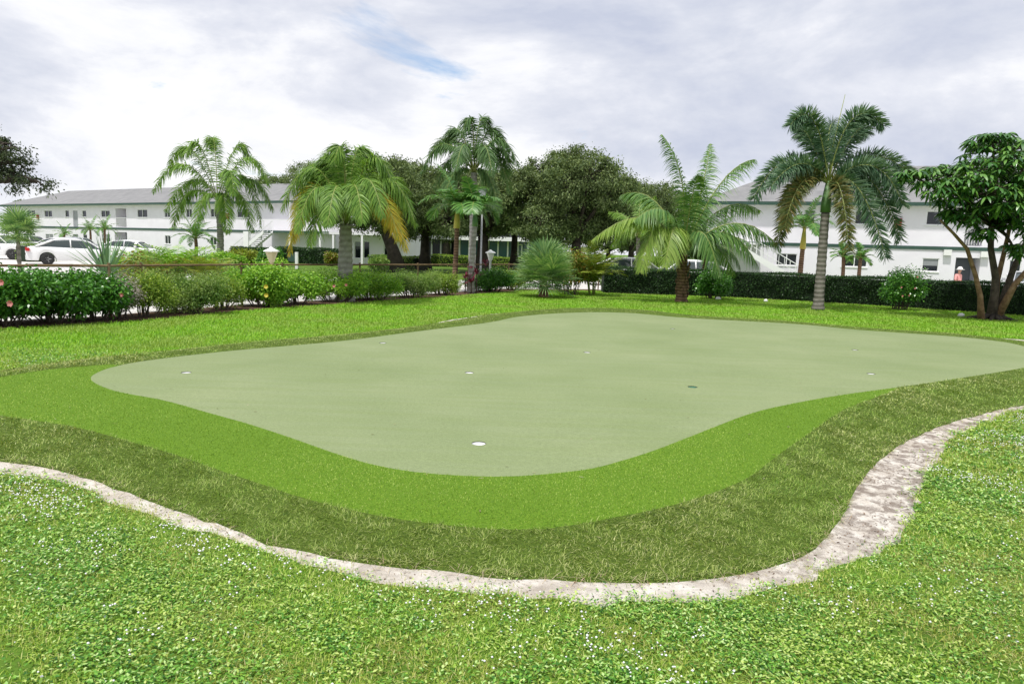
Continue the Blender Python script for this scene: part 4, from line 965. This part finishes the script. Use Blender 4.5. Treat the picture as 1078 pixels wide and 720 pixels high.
# ------------------------------------------------------------------ broadleaf trees
def tree(name, base, lobes, trunk_pts, trunk_r, label, mat='oak', bark='bark_dark', nclump=320, nleaf=45000, leaf=(.09, .17), clump=.8, cat='tree', group=None, seed=1, droop=.3, splits=None, prof=(.2, 1, .1)):
    """lobes: (centre xyz rel base, radii)"""
    rr = np.random.default_rng(seed); e = empty(name, base, label, cat, group)
    tb = MB(); P = [Vector(p) for p in trunk_pts]; k = len(P)
    tb.tube(P, [trunk_r*(1.45 if i == 0 else 1)*(1-.35*i/(k-1)) for i in range(k)], 12)
    fork = P[-1]; C = []; outs = []
    for (c, r_) in lobes:
        c = Vector(c); m1 = fork.lerp(c, .5)+Vector((rr.normal(0, .25), rr.normal(0, .25), rr.uniform(-.2, .5)))
        tb.tube([fork-Vector((0, 0, .15)), fork.lerp(m1, .5)+Vector((0, 0, .1)), m1, c], [trunk_r*.5, trunk_r*.36, trunk_r*.25, trunk_r*.08], 7)
        m_ = max(4, int(nclump*(r_[0]*r_[2])/sum(q[1][0]*q[1][2] for q in lobes)))
        d = nrm(rr.normal(0, 1, (m_, 3))); rad = rr.uniform(.55, 1.0, (m_, 1))**.7; pc = np.array(tuple(c))+d*rad*np.array(r_); C.append(pc); outs.append(d)
        for j in range(0, m_, max(1, m_//9)):
            q = Vector(pc[j]); tb.tube([c, c.lerp(q, .5)+Vector((rr.normal(0, .1), rr.normal(0, .1), .1)), q], [trunk_r*.12, trunk_r*.07, .012], 5)
    tb.build('trunk', M[bark], e, True)
    C = np.concatenate(C); O = np.concatenate(outs); kk = rr.integers(0, len(C), nleaf); sz = rr.uniform(.5, 1.25, len(C))
    off = rr.normal(0, .42, (nleaf, 3))*clump*sz[kk][:, None]*np.array([1, 1, .6]); Pc = C[kk]+off
    d = nrm(O[kk]*.5+rr.normal(0, .7, (nleaf, 3))); wv = nrm(np.cross(d, rr.normal(0, 1, (nleaf, 3))))
    V, Q = strips(Pc, d, wv, rr.uniform(*leaf, nleaf), rr.uniform(*leaf, nleaf)*.55, droop, prof)
    link('crown', np_mesh('crown', V, Q), M[mat], e); return e
def lobes_dome(n, cx, cz, rx, rz, ry=None, seed=0, lr=(.3, .45)):
    rr = random.Random(seed); out = []; ry = ry or rx
    for i in range(n):
        a = i*2.399+rr.uniform(-.3, .3); f_ = math.sqrt((i+.5)/n); el = math.acos(min(1, f_*.98))
        r_ = rr.uniform(*lr)
        x = cx+math.cos(a)*f_*rx*(1-r_*.7); y = math.sin(a)*f_*ry*(1-r_*.7); z = cz+(rz*(1-r_)*math.sin(el)*rr.uniform(.75, 1.05) if i % 4 else -rz*.25)
        out.append(((x, y, z), (rx*r_, ry*r_, rz*r_*.85)))
    return out
def far_oak(u_tr, Y, u_c, v_top, v_bot, hw, seed, label, name='live_oak', mat='oak', nleaf=60000, leaf=(.10, .19), n=16, trunk_r=.42, lean=0, group='live oaks beyond the pavement', clump=.75, ncl=380):
    b = D(u_tr, 275, Y); b.z = 0; cx = (D(u_c, 250, Y)-b).x; zt = D(u_c, v_top, Y).z; zb = D(u_c, v_bot, Y).z; rx = hw/F*Y
    cz = zb+(zt-zb)*.35; rz = (zt-cz)
    return tree(name, b, lobes_dome(n, cx, cz, rx, rz, seed=seed), [(0, 0, 0), (lean*.3, 0, max(zb, 1.2)*.5), (lean, 0, max(zb*1.05, 1.8))], trunk_r, label, mat=mat, nclump=ncl, nleaf=nleaf, leaf=leaf, clump=clump, seed=seed, group=group)
far_oak(418, 44, 395, 160, 240, 62, 1, 'live oak with thick dark leaning trunk behind the big queen palm', lean=-.9, trunk_r=.48)
far_oak(508, 47, 505, 172, 246, 66, 2, 'live oak with dark trunk behind the tall queen palm', trunk_r=.5)
far_oak(606, 46, 600, 151, 252, 66, 3, 'largest rounded live oak behind the fan palm', nleaf=90000, n=22, ncl=520)
far_oak(664, 54, 655, 186, 258, 38, 4, 'lower oak at the right end of the oak row', nleaf=32000, n=10, trunk_r=.3)
far_oak(330, 78, 332, 166, 225, 48, 5, 'oak rising above the right end of the left apartment roof', nleaf=36000, n=12, mat='oak')
far_oak(447, 50, 447, 164, 250, 46, 6, 'hazier oak crown filling the gap left of the tall queen palm', nleaf=36000, n=12)
BG = 'trees beyond the apartment buildings'
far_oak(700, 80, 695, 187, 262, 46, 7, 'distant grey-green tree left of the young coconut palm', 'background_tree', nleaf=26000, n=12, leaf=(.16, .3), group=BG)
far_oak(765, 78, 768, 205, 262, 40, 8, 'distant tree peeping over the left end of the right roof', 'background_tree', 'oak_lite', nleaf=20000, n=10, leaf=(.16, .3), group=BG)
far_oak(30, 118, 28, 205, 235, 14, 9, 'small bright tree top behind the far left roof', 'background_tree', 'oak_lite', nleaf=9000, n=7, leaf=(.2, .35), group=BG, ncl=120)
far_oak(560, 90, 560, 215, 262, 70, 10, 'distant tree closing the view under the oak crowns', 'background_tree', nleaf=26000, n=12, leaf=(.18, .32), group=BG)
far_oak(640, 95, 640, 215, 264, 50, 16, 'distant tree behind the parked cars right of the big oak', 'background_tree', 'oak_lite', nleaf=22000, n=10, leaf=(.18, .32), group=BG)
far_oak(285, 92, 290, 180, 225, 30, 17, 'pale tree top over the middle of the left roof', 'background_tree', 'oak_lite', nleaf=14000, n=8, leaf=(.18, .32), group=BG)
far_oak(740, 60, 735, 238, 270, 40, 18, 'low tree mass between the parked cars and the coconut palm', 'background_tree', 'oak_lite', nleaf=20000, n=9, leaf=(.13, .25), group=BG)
far_oak(470, 72, 468, 172, 235, 40, 19, 'oak crown directly behind the tall queen palm', nleaf=30000, n=10)
far_oak(370, 80, 372, 158, 225, 46, 21, 'oak crown rising above the big queen palm', nleaf=32000, n=11)
far_oak(541, 51, 540, 171, 244, 36, 22, 'oak crown between the tall queen palm and the largest oak', nleaf=32000, n=10, trunk_r=.3)
far_oak(682, 66, 684, 182, 252, 34, 23, 'smaller oak between the oak row and the young coconut palm', nleaf=22000, n=9, trunk_r=.28)
# oak at the left edge reaching into the frame
b = D(-250, 300, 21); b.z = 0
lb = []
for (u, v, Y, rx, rz) in ((-80, 130, 21, 1.6, 1.0), (-18, 158, 20.5, .7, .45), (-10, 178, 20.2, .8, .42), (14, 188, 20, .55, .28), (38, 192, 20, .5, .2), (-14, 146, 20, .5, .35), (4, 152, 20, .38, .36), (10, 172, 20, .55, .42), (4, 192, 20, .6, .3), (2, 158, 19.8, .5, .5), (-90, 170, 22, 1.6, 1.0), (-185, 95, 22, 2.3, 1.7), (-260, 70, 22, 3, 2), (-350, 120, 22, 2.6, 1.8), (-200, 150, 19, 2.2, 1.4)):
    p = D(u, v, Y)-b; lb.append((tuple(p), (rx, rx, rz)))
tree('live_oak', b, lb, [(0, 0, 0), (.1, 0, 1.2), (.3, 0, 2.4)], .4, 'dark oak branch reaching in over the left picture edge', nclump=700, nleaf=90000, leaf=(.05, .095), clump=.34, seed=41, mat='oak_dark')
# umbrella tree K
b = G(1045, 337)
eK = empty('umbrella_tree', b, 'multi-trunked umbrella tree with glossy whorled leaves at the right edge', 'tree')
def KP(u, v, dy=0): return D(u, v, b.y+dy)-b
tk = [([(1033, 339, -.2), (1032, 312, -.2), (1027, 290, -.2), (1018, 262, -.2), (1004, 246, -.3), (990, 232, -.4)], .13),
      ([(1044, 337, 0), (1047, 310, 0), (1048, 292, 0), (1043, 262, 0), (1044, 225, .1), (1040, 190, .1)], .2),
      ([(1049, 337, .1), (1058, 310, .1), (1066, 285, .2), (1080, 255, .3), (1095, 215, .3)], .19),
      ([(1046, 330, .2), (1050, 295, .4), (1058, 262, .5), (1066, 225, .6), (1070, 190, .6)], .14),
      ([(1048, 335, 0), (1068, 300, -.3), (1090, 275, -.4), (1115, 245, -.5), (1130, 210, -.5)], .15)]
for pts_, r_ in tk:
    r_ *= .64
    P = [KP(*q) for q in pts_]; P[0].z = min(P[0].z, 0)-.02; k = len(P)
    sm = [Vector(q) for q in catmull_open(P)] if False else P
    MB().tube(sm, [r_*(1.35 if i == 0 else 1-.6*i/(k-1)) for i in range(k)], 10).build('trunk', M['bark_warm' if r_ < .1 else 'bark_mid'], eK, True)
rt_ = MB()
for i in range(11):
    a_ = i*.571; L_ = rnd.uniform(.4, .9); h = Vector((math.cos(a_), math.sin(a_), 0)); rt_.tube([h*.08+Vector((0, 0, .16)), h*L_*.5+Vector((0, 0, .07)), h*L_+Vector((0, 0, -.01))], [.09, .06, .02], 6)
rt_.build('roots', M['bark_dark'], eK, True)
lobK = [(1060, 160, 0, 46, 15), (1095, 168, 0, 40, 18), (1020, 182, -.3, 34, 14), (1050, 196, -.9, 46, 16), (985, 188, -.3, 28, 12), (962, 186, -.5, 14, 9), (1085, 205, -.6, 36, 18), (1015, 208, -.5, 30, 13), (1035, 225, -.2, 22, 12), (1075, 232, -.5, 20, 10), (1120, 200, 0, 50, 24), (1150, 230, 0, 40, 20), (1050, 185, 1.2, 60, 20), (1078, 175, -1.2, 34, 16), (1100, 245, -.4, 26, 12), (1004, 226, -.4, 12, 7), (1068, 262, -.6, 9, 6), (1040, 205, -1.2, 30, 14), (1015, 232, -.9, 14, 9), (1070, 215, -1.3, 26, 14), (1000, 200, -.8, 24, 12), (1035, 245, -.9, 10, 6), (1045, 150, -.4, 26, 9)]
lf = Acc(); tw = MB()
tips_all = []
for (u, v, dy, ru, rv) in lobK:
    c = KP(u, v, dy); hub = KP(1050, 240, .1); tw.tube([hub, hub.lerp(c, .5)+Vector((0, 0, .08)), c], [.06, .045, .03], 6); rx = ru/F*b.y; rz = rv/F*b.y; m_ = int(10+rx*rz*72)
    for j in range(m_):
        d_ = Vector((rnd.gauss(0, 1), rnd.gauss(0, 1), rnd.gauss(0, 1)+.4)).normalized()*rnd.uniform(.5, 1)**.5
        tips_all.append((c+Vector((d_.x*rx, d_.y*rx*.9, d_.z*rz)), c))
for q, c in tips_all:
    n = rnd.randint(8, 11); an = np.arange(n)*2*np.pi/n+rnd.random()*6; el = rng.uniform(-.35, .25, n)
    tilt = np.array([rnd.gauss(0, .25), rnd.gauss(0, .25), 0])
    dv = nrm(np.column_stack([np.cos(an)*np.cos(el), np.sin(an)*np.cos(el), np.sin(el)])+tilt*np.array([1, 1, 0])+np.array([0, 0, tilt[0]])*np.cos(an)[:, None])
    wv = nrm(np.column_stack([-np.sin(an), np.cos(an), rng.normal(0, .25, n)])); s_ = rnd.uniform(.15, .27)
    base = np.array(tuple(q))+dv*.05
    V, Q = strips(base, dv, wv, s_, s_*.36, rng.uniform(.3, .8, n), (.25, .8, 1, .75, .15)); lf.add(V, Q)
    if rnd.random() < .3: tw.tube([c, c.lerp(q, .5)+Vector((0, 0, .05)), q], [.03, .02, .008], 5)
link('crown', lf.mesh('crown'), M['sheff'], eK); tw.build('branches', M['bark'], eK, True)

# ------------------------------------------------------------------ clipped hedges
def hedge(name, Ln, h, w_, label, mat='hedge', dens=1500, leaf=(.035, .07), mat2=None):
    Ln = resample(Ln, .5); o0 = Ln[0]; e = empty(name, o0, label, 'hedge')
    a = Acc(); core = MB(); tot = 0
    left = offset_line(Ln, w_/2-.06); right = offset_line(Ln, -w_/2+.06)
    for i in range(len(Ln)-1):
        q = [right[i], right[i+1], left[i+1], left[i]]; b_ = len(core.v)
        for z in (.0, h-.06):
            for p in q: core.v.append(p-o0+Vector((0, 0, z)))
        core.f += [[b_, b_+1, b_+5, b_+4], [b_+2, b_+3, b_+7, b_+6], [b_+4, b_+5, b_+6, b_+7], [b_+3, b_+2, b_+1, b_]]
        if i == 0: core.f.append([b_, b_+4, b_+7, b_+3])
        if i == len(Ln)-2: core.f.append([b_+1, b_+2, b_+6, b_+5])
        A, B = np.array(tuple(Ln[i]-o0)), np.array(tuple(Ln[i+1]-o0)); L_ = np.linalg.norm(B-A); t = (B-A)/L_; nn = np.array([-t[1], t[0], 0])
        for side in (-1, 1, 0):
            ar = L_*(h if side else w_); k = int(ar*dens*(1 if side <= 0 else .5)); f_ = rng.random((k, 1)); g_ = rng.random((k, 1))
            if side:
                zz = .01+(h-.01)*g_; bulge = .05*np.sin(f_*L_*2+i*1.7)*np.sin(zz*5)
                P = A+t*L_*f_+nn*side*(w_/2+bulge+rng.normal(-.03, .035, (k, 1)))+np.array([0, 0, 1])*zz; no = nn*side
            else: P = A+t*L_*f_+nn*(g_-.5)*w_+np.array([0, 0, 1])*(h+rng.normal(-.01, .03, (k, 1))+.03*np.sin(i*.9+f_)); no = np.array([0, 0, 1.])
            a.add(*leaves_on(P, np.repeat([no], k, 0)+np.array([0, 0, .2]), rng.uniform(*leaf, k), rng.uniform(*leaf, k)*.6, jitter=.7))
    core.build('branches', M['hedge_core'], e); link('foliage', a.mesh('foliage'), M[mat], e); return e
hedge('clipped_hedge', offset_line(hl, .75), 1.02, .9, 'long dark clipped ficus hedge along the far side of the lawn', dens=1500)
hb = D(38, 280, 34); hb.z = 0
hedge('clipped_hedge', [D(22, 280, 40)*Vector((1, 1, 0)) if False else Vector((D(24, 280, 41).x, 41, 0)), Vector((D(52, 280, 43).x, 43, 0))], 1.0, .9, 'short green clipped hedge block left of the white sedan', 'shrub_fine', 500, (.06, .11))
def hseg(u0, Y0, u1, Y1, h, label, mat='shrub_fine', w_=1.0, dens=350): hedge('clipped_hedge', [Vector((D(u0, 280, Y0).x, Y0, 0)), Vector((D(u1, 280, Y1).x, Y1, 0))], h, w_, label, mat, dens, (.08, .14))
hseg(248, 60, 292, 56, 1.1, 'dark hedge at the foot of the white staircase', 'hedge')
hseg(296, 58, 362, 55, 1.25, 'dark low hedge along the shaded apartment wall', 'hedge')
hseg(392, 52, 440, 50, .9, 'low green hedge around the trunk of the leaning oak')
hseg(455, 62, 500, 61, 1.0, 'yellowish hedge before the porch left of the tall pale trunk', 'shrub_olive')
hseg(505, 60, 548, 58, 1.0, 'brownish hedge before the porch right of the tall pale trunk', 'shrub_olive')
hseg(640, 60, 700, 62, 1.3, 'bright hedge beyond the cars right of the big oak', 'shrub_bright')
# round shrubs in front of the hedge
p = G(752, 315.5); bush('shrub', p+Vector((0, .1, 0)), .62, .5, 1.2, 'rounded glossy shrub beside the coconut palm trunk', 'shrub', 'hibis', 6500, (.05, .09), 16, None, .4)
p = G(947, 327); bush('flowering_shrub', p+Vector((0, .1, 0)), .76, .6, 1.55, 'tall rounded glossy shrub in front of the clipped hedge', 'shrub', 'hibis', 9500, (.05, .09), 20, (5, 'pink', .035), .42)
# tropical bed behind the fence
def Pb(u, Y): q = D(u, 280, Y); q.z = 0; return q
for (u, Y, hw, h, mt_, lb) in ((152, 21, .5, 1.2, 'croton', 'orange and yellow croton behind the fence'), (165, 24, .8, 1.15, 'shrub_olive', 'olive shrub behind the orange croton'),
    (285, 24, .5, 1.1, 'shrub_bright', 'lime shrub at the foot of the cream garden lamp'), (262, 42, 1.6, 1.25, 'yellow_fern', 'yellow-green mound before the white staircase'),
    (283, 40, .6, 1.3, 'hibis', 'round dark bush right of the yellow-green mound'), (235, 40, 1.2, 1.0, 'shrub_bright', 'low bright bush under the left queen palm'),
    (176, 24, 1.0, 1.1, 'shrub_bright', 'bright leafy shrub behind the fern-like plant'), (226, 25, .9, .95, 'shrub_fine', 'fine-leaved shrub behind the yellow-green fern plant'), (134, 22, .6, 1.2, 'shrub_bright', 'bright shrub between the yucca and the orange croton'),
    (604, 26, .8, 2.0, 'croton', 'tall mottled croton behind the fan palm'), (598, 27.5, 1.0, 1.7, 'shrub_olive', 'dull green shrub behind the tall croton'), (648, 30, .9, 1.2, 'shrub_fine', 'grey-green shrub behind the areca palm'),
    (398, 40, .5, 1.0, 'shrub_fine', 'small bush left of the leaning oak trunk'), (350, 52, .6, 1.1, 'croton', 'reddish bush right of the green sign')):
    bush('shrub', Pb(u, Y), hw, hw*.8, h, lb, 'shrub', mt_, 4200, (.06, .12) if Y < 35 else (.09, .17), 12, None, .4)
for (u, Y, n, L, mt_, lb) in ((186, 19, 30, 1.5, 'shrub_bright', 'big leafy green fern-like plant behind the boxy bush'), (216, 18.5, 24, 1.05, 'yellow_fern', 'yellow-green fern plant behind the boxy bush'), (165, 18, 16, .9, 'croton', 'orange-tipped feathery plant behind the fence post')):
    e = empty('cycad', Pb(u, Y), lb, 'plant')
    for i in range(n):
        az = i*2.399; elv = R(25+50*(i+.5)/n); h = Vector((math.cos(az), math.sin(az), 0)); P0 = Vector((0, 0, .5)); P1 = P0+h*L*.5*math.cos(elv)+Vector((0, 0, L*.55*math.sin(elv))); P2 = P1+h*L*.5+Vector((0, 0, L*.12*math.sin(elv)))
        frond(e, P0, P1, P2, 'areca', L*.24, mt_, W=.035, nl=26, rach=.012)
    MB().lathe([(.14, 0), (.16, .25), (.10, .52)], sides=10).build('trunk', M['palm_brown'], e, True)

# ------------------------------------------------------------------ lamps, sign, street lamp
def garden_lamp(base, h, mat, label, s=1.0):
    e = empty('garden_lamp', base, label, 'lamp', 'garden lamps behind the fence')
    MB().lathe([(.09, 0), (.09, .05), (.05, .10), (.045, h-.42*s), (.06, h-.40*s)], sides=12).build('post', M[mat], e, True)
    MB().lathe([(.07*s, h-.40*s), (.17*s, h-.12*s), (.17*s, h-.10*s)], sides=8).build('lantern', M[mat], e)
    MB().lathe([(.23*s, h-.10*s), (.22*s, h-.07*s), (.07*s, h), (.03*s, h+.04*s)], sides=8).build('cap', M['lamp_white'], e)
garden_lamp(Pb(286, 20), D(286, 261.5, 20).z, 'lamp_cream', 'cream garden lamp post behind the bright green bush')
garden_lamp(Pb(516, 27), D(516, 264, 27).z, 'lamp_white', 'white garden lamp post right of the tall pale palm trunk', .95)
bpt = Pb(506, 33); hh = D(505, 199, 33).z
e = empty('street_lamp', bpt, 'tall pole lamp with lantern head beside the tall queen palm', 'lamp')
MB().lathe([(.11, 0), (.10, .3), (.05, .4), (.035, hh-.5)], sides=12).build('pole', M['metal_grey'], e, True)
MB().lathe([(.08, hh-.52), (.17, hh-.2), (.18, hh-.12)], sides=8).build('lantern', M['lamp_glass'], e)
MB().lathe([(.24, hh-.12), (.2, hh-.04), (.06, hh+.08)], sides=8).build('cap', M['metal_dark'], e)
sp = Pb(312.5, 44)
e = empty('sign', sp, 'small green sign fixed to a white post before the shaded hedge', 'sign')
MB().box(-.09, -.09, 0, .09, .09, D(312, 265.5, 44).z).build('post', M['white_paint'], e)
z1 = D(309, 267, 44).z; MB().box(-.55, -.05, z1-.5, -.095, -.02, z1).build('panel', M['green_trim'], e)

# ------------------------------------------------------------------ cars
def car(loc, rz, paint, label, L=4.6, H=1.45, kind='sedan'):
    e = empty('parked_car', loc, label, 'car', 'cars in the parking area', rz); W = .9
    wx = (-L/2+.95, L/2-.9); wr = .33
    n = 60; xs = np.linspace(-L/2, L/2, n)
    def interp(x, pts_): return float(np.interp(x/L*2, [p[0] for p in pts_], [p[1] for p in pts_]))
    if kind == 'sedan':
        belt = [(-1, .72), (-.97, .92), (-.9, .98), (-.55, 1.0), (.4, .93), (.7, .84), (.93, .70), (1, .52)]
        roof = [(-.82, 1.0), (-.45, 1.38), (-.2, H), (.1, H-.01), (.28, 1.33), (.52, .93)]
    else:
        belt = [(-1, .8), (-.97, 1.0), (-.9, 1.05), (.4, 1.02), (.7, .98), (.93, .82), (1, .6)]
        roof = [(-.97, 1.05), (-.86, H-.08), (-.6, H), (.1, H), (.26, H-.14), (.48, 1.02)]
    body = MB(); rings = []
    for x in xs:
        zb = .24
        for c in wx:
            dx = abs(x-c)
            if dx < wr+.06: zb = max(zb, math.sqrt((wr+.06)**2-dx*dx)+wr*.95)
        zt = max(interp(x, belt), zb+.05); en = 1-.18*max(0, abs(x/L*2)-.78)/.22; w_ = W*en
        ring = [(x, -w_*.97, zb), (x, -w_, min(zb+.12, zt-.02)), (x, -w_*1.0, zt*.72 if zt*.72 > zb+.13 else zb+.6*(zt-zb)), (x, -w_*.96, zt-.06), (x, -w_*.88, zt), (x, 0, zt+.025), (x, w_*.88, zt), (x, w_*.96, zt-.06), (x, w_, zt*.72 if zt*.72 > zb+.13 else zb+.6*(zt-zb)), (x, w_, min(zb+.12, zt-.02)), (x, w_*.97, zb)]
        rings.append([Vector(p) for p in ring])
    m_ = len(rings[0])
    for r_ in rings: body.v += r_
    for i in range(n-1):
        for k in range(m_-1): a_ = i*m_+k; body.f.append([a_, a_+1, a_+m_+1, a_+m_][::-1])
    body.f.append(list(range(m_))); body.f.append([(n-1)*m_+k for k in range(m_)][::-1])
    body.build('body', M[paint], e, True)
    # greenhouse
    x0, x1 = roof[0][0]*L/2, roof[-1][0]*L/2; gx_ = np.linspace(x0, x1, 26)
    gl = MB(); rings = []
    for x in gx_:
        zt = interp(x, roof); zb = interp(x, belt)-.02; f_ = max(0, (zt-zb)/(H-.95)); wb = W*.90; wt = W*(.90-.20*f_)
        rings.append([Vector(p) for p in ((x, -wb, zb), (x, -(wb*.45+wt*.55), zb+(zt-zb)*.55), (x, -wt, zt-.03*min(f_, 1)), (x, 0, zt+.01), (x, wt, zt-.03*min(f_, 1)), (x, wb*.45+wt*.55, zb+(zt-zb)*.55), (x, wb, zb))])
    for r_ in rings: gl.v += r_
    for i in range(25):
        for k in range(6): a_ = i*7+k; gl.f.append([a_, a_+1, a_+8, a_+7][::-1])
    gl.build('windows', M['car_glass'], e, True)
    # roof skin & pillars
    rf = MB(); lo, hi = roof[1][0]*L/2, roof[-2][0]*L/2; rx = np.linspace(lo, hi, 12); 
    for x in rx:
        zt = interp(x, roof); zb = interp(x, belt)-.02; f_ = max(0, (zt-zb)/(H-.95)); wt = W*(.90-.20*f_)
        rf.v += [Vector((x, -wt-.02, zt-.07)), Vector((x, -wt+.02, zt-.005)), Vector((x, 0, zt+.03)), Vector((x, wt-.02, zt-.005)), Vector((x, wt+.02, zt-.07))]
    for i in range(11):
        for k in range(4): a_ = i*5+k; rf.f.append([a_, a_+1, a_+6, a_+5][::-1])
    def edge(x, s): 
        zt = interp(x, roof); zb = interp(x, belt)-.02; f_ = max(0, (zt-zb)/(H-.95)); return Vector((x, s*(W*(.90-.20*f_)+.005), zt-.02))
    for s in (-1, 1):
        rf.tube([edge(x, s) for x in np.linspace(hi, x1-.02, 6)], .035, 6); rf.tube([edge(x, s) for x in np.linspace(lo, x0+.02, 6)], .055, 6)
        xm = (lo+hi)/2-.05; zt = interp(xm, roof); rf.tube([(xm, s*W*.90, interp(xm, belt)), (xm, s*(W*.74), zt-.05)], .035, 6)
    rf.build('roof', M[paint], e, True)
    for c in wx:
        for s in (-1, 1):
            wo_ = MB(); pr = [(.21, -.1), (.30, -.105), (wr, -.07), (wr, .07), (.30, .105), (.21, .1)]
            wo_.lathe(pr, sides=24); o = wo_.build('wheel', M['rubber'], e, True); o.location = (c, s*(W-.10), wr); o.rotation_euler = (R(90), 0, 0)
            rm = MB().lathe([(.205, -.085), (.20, .085)], sides=20)
            for k in range(5):
                M_ = Matrix.Rotation(k*2*math.pi/5, 4, 'Z'); rm.box(.04, -.025, -.10, .19, .025, .10, M_)
            rm.build('rim', M['chrome'], o)
    for s in (-1, 1):
        MB().box(-L/2-.01, s*.78-.1*(1 if s > 0 else 1), .74, -L/2+.16, s*.78+.08, .92).build('taillight', M['plastic_red'], e)
        MB().box(L/2-.34, s*.66-.14, .60, L/2-.06, s*.66+.14, .72).build('headlight', M['headlamp'], e)
        MB().box(.55, s*.93-.07, .95, .70, s*.93+.07, 1.08).build('mirror', M[paint], e)
    MB().box(-L/2-.03, -.75, .28, -L/2+.1, .75, .5).build('bumper', M[paint], e); MB().box(-L/2-.022, -.26, .62, -L/2+.01, .26, .76).build('number_plate', M['white_paint'], e)
    return e
def carpos(u, v): p = G(u, v); return p
p = Pb(80, 39); car(p, R(36), 'paint_white', 'white sedan with red taillight parked behind the yucca')
p = Pb(-4, 44); car(p, R(10), 'paint_white', 'white hatchback cut by the left picture edge', 4.6, 1.62, 'suv')
p = Pb(62, 54); car(p, R(185), 'paint_white', 'white sedan in the second row above the clipped hedge block')
p = Pb(33, 60); car(p, R(80), 'paint_white', 'white car end-on in the back row at left', 4.6, 1.55, 'suv')
p = Pb(84, 60); car(p, R(95), 'paint_silver', 'silver car end-on behind the white sedan', 4.6, 1.5, 'suv')
p = Pb(140, 52); car(p, R(5), 'paint_white', 'white car behind the orange croton')
p = Pb(666, 36); car(p, R(4), 'paint_white', 'white car roof behind the hedge right of the areca palm')
p = Pb(722, 33); car(p, R(184), 'paint_white', 'white car roof behind the coconut palm trunk')
p = Pb(1085, 33); car(p, R(60), 'paint_silver', 'silver car behind the umbrella tree')

# ------------------------------------------------------------------ person
base = Pb(1010, 30.5)
bm_v = {'pelvis': (0, 0, .86), 'waist': (0, .0, 1.02), 'chest': (0, -.02, 1.2), 'neck0': (0, -.01, 1.34), 'neck': (0, -.03, 1.40), 'head0': (0, -.045, 1.47), 'head1': (0, -.05, 1.56),
        'hipL': (-.09, 0, .80), 'kneeL': (-.10, -.04, .44), 'ankL': (-.10, .02, .07), 'toeL': (-.10, -.15, .035), 'hipR': (.09, 0, .80), 'kneeR': (.10, -.02, .44), 'ankR': (.10, .06, .07), 'toeR': (.11, -.10, .035),
        'shL': (-.17, 0, 1.29), 'elL': (-.24, -.03, 1.03), 'wrL': (-.18, -.20, .90), 'haL': (-.14, -.27, .87), 'shR': (.17, 0, 1.29), 'elR': (.24, 0, 1.03), 'wrR': (.20, -.20, .95), 'haR': (.17, -.27, .93)}
rad = {'pelvis': .13, 'waist': .115, 'chest': .135, 'neck0': .06, 'neck': .045, 'head0': .075, 'head1': .085, 'hip': .085, 'knee': .055, 'ank': .035, 'toe': .03, 'sh': .055, 'el': .038, 'wr': .026, 'ha': .03}
ed = [('pelvis', 'waist'), ('waist', 'chest'), ('chest', 'neck0'), ('neck0', 'neck'), ('neck', 'head0'), ('head0', 'head1')]
for s in 'LR': ed += [('pelvis', 'hip'+s), ('hip'+s, 'knee'+s), ('knee'+s, 'ank'+s), ('ank'+s, 'toe'+s), ('chest', 'sh'+s), ('sh'+s, 'el'+s), ('el'+s, 'wr'+s), ('wr'+s, 'ha'+s)]
def skin_obj(name, verts, edges_, radf, mat, parent, root, sub=2):
    ks = list(verts); me = bpy.data.meshes.new(name); me.from_pydata([verts[k] for k in ks], [(ks.index(a), ks.index(b_)) for a, b_ in edges_], [])
    o = link(name, me, mat, parent); o.modifiers.new('skin', 'SKIN'); sm = o.modifiers.new('sub', 'SUBSURF'); sm.levels = sub; sm.render_levels = sub
    for i, k in enumerate(ks):
        r_ = radf(k); me.skin_vertices[0].data[i].radius = (r_, r_) if isinstance(r_, float) else r_
        if k == root: me.skin_vertices[0].data[i].use_root = True
    return o
eH = empty('person', base, 'person in a pink top and white sun hat standing behind the clipped hedge', 'person', rz=R(25)); eH.scale = (.92,)*3
body = skin_obj('body', bm_v, ed, lambda k: rad.get(k, rad.get(k[:-1], .05)), M['skin'], eH, 'pelvis')
fg = {}
tv = {k: bm_v[k] for k in ('pelvis', 'waist', 'chest', 'neck0', 'shL', 'elL', 'shR', 'elR')}
skin_obj('shirt', tv, [('pelvis', 'waist'), ('waist', 'chest'), ('chest', 'neck0'), ('chest', 'shL'), ('shL', 'elL'), ('chest', 'shR'), ('shR', 'elR')], lambda k: rad.get(k, rad.get(k[:-1], .05))*1.22, M['pink_cloth'], eH, 'pelvis')
tv = {k: bm_v[k] for k in ('pelvis', 'hipL', 'kneeL', 'ankL', 'hipR', 'kneeR', 'ankR')}
skin_obj('trousers', tv, [('pelvis', 'hipL'), ('hipL', 'kneeL'), ('kneeL', 'ankL'), ('pelvis', 'hipR'), ('hipR', 'kneeR'), ('kneeR', 'ankR')], lambda k: rad.get(k, rad.get(k[:-1], .05))*1.25, M['grey_cloth'], eH, 'pelvis')
MB().lathe([(.19, 1.555), (.20, 1.565), (.11, 1.585), (.105, 1.64), (.07, 1.69), (.02, 1.70)], (0, -.05, 0), 20).build('hat', M['hat'], eH, True)

# bits of litter under the right hedge
for i, (u, v, lb) in enumerate(((756, 316, 'pale stone at the foot of the shrub by the coconut palm'), (806, 318.5, 'pale stone under the clipped hedge left of the foxtail palm'), (1012, 334, 'small pale stone on the lawn left of the umbrella tree'))):
    p = G(u, v); mb = MB().lathe([(.03, 0), (.11, .03), (.10, .09), (.04, .13)], sides=9, squash=.7); o = mb.build('stone', M['lamp_white'], None, True); o.location = p; tag(o, lb, 'stone', 'pale stones by the hedge'); o.rotation_euler = (0, .1*i, i)
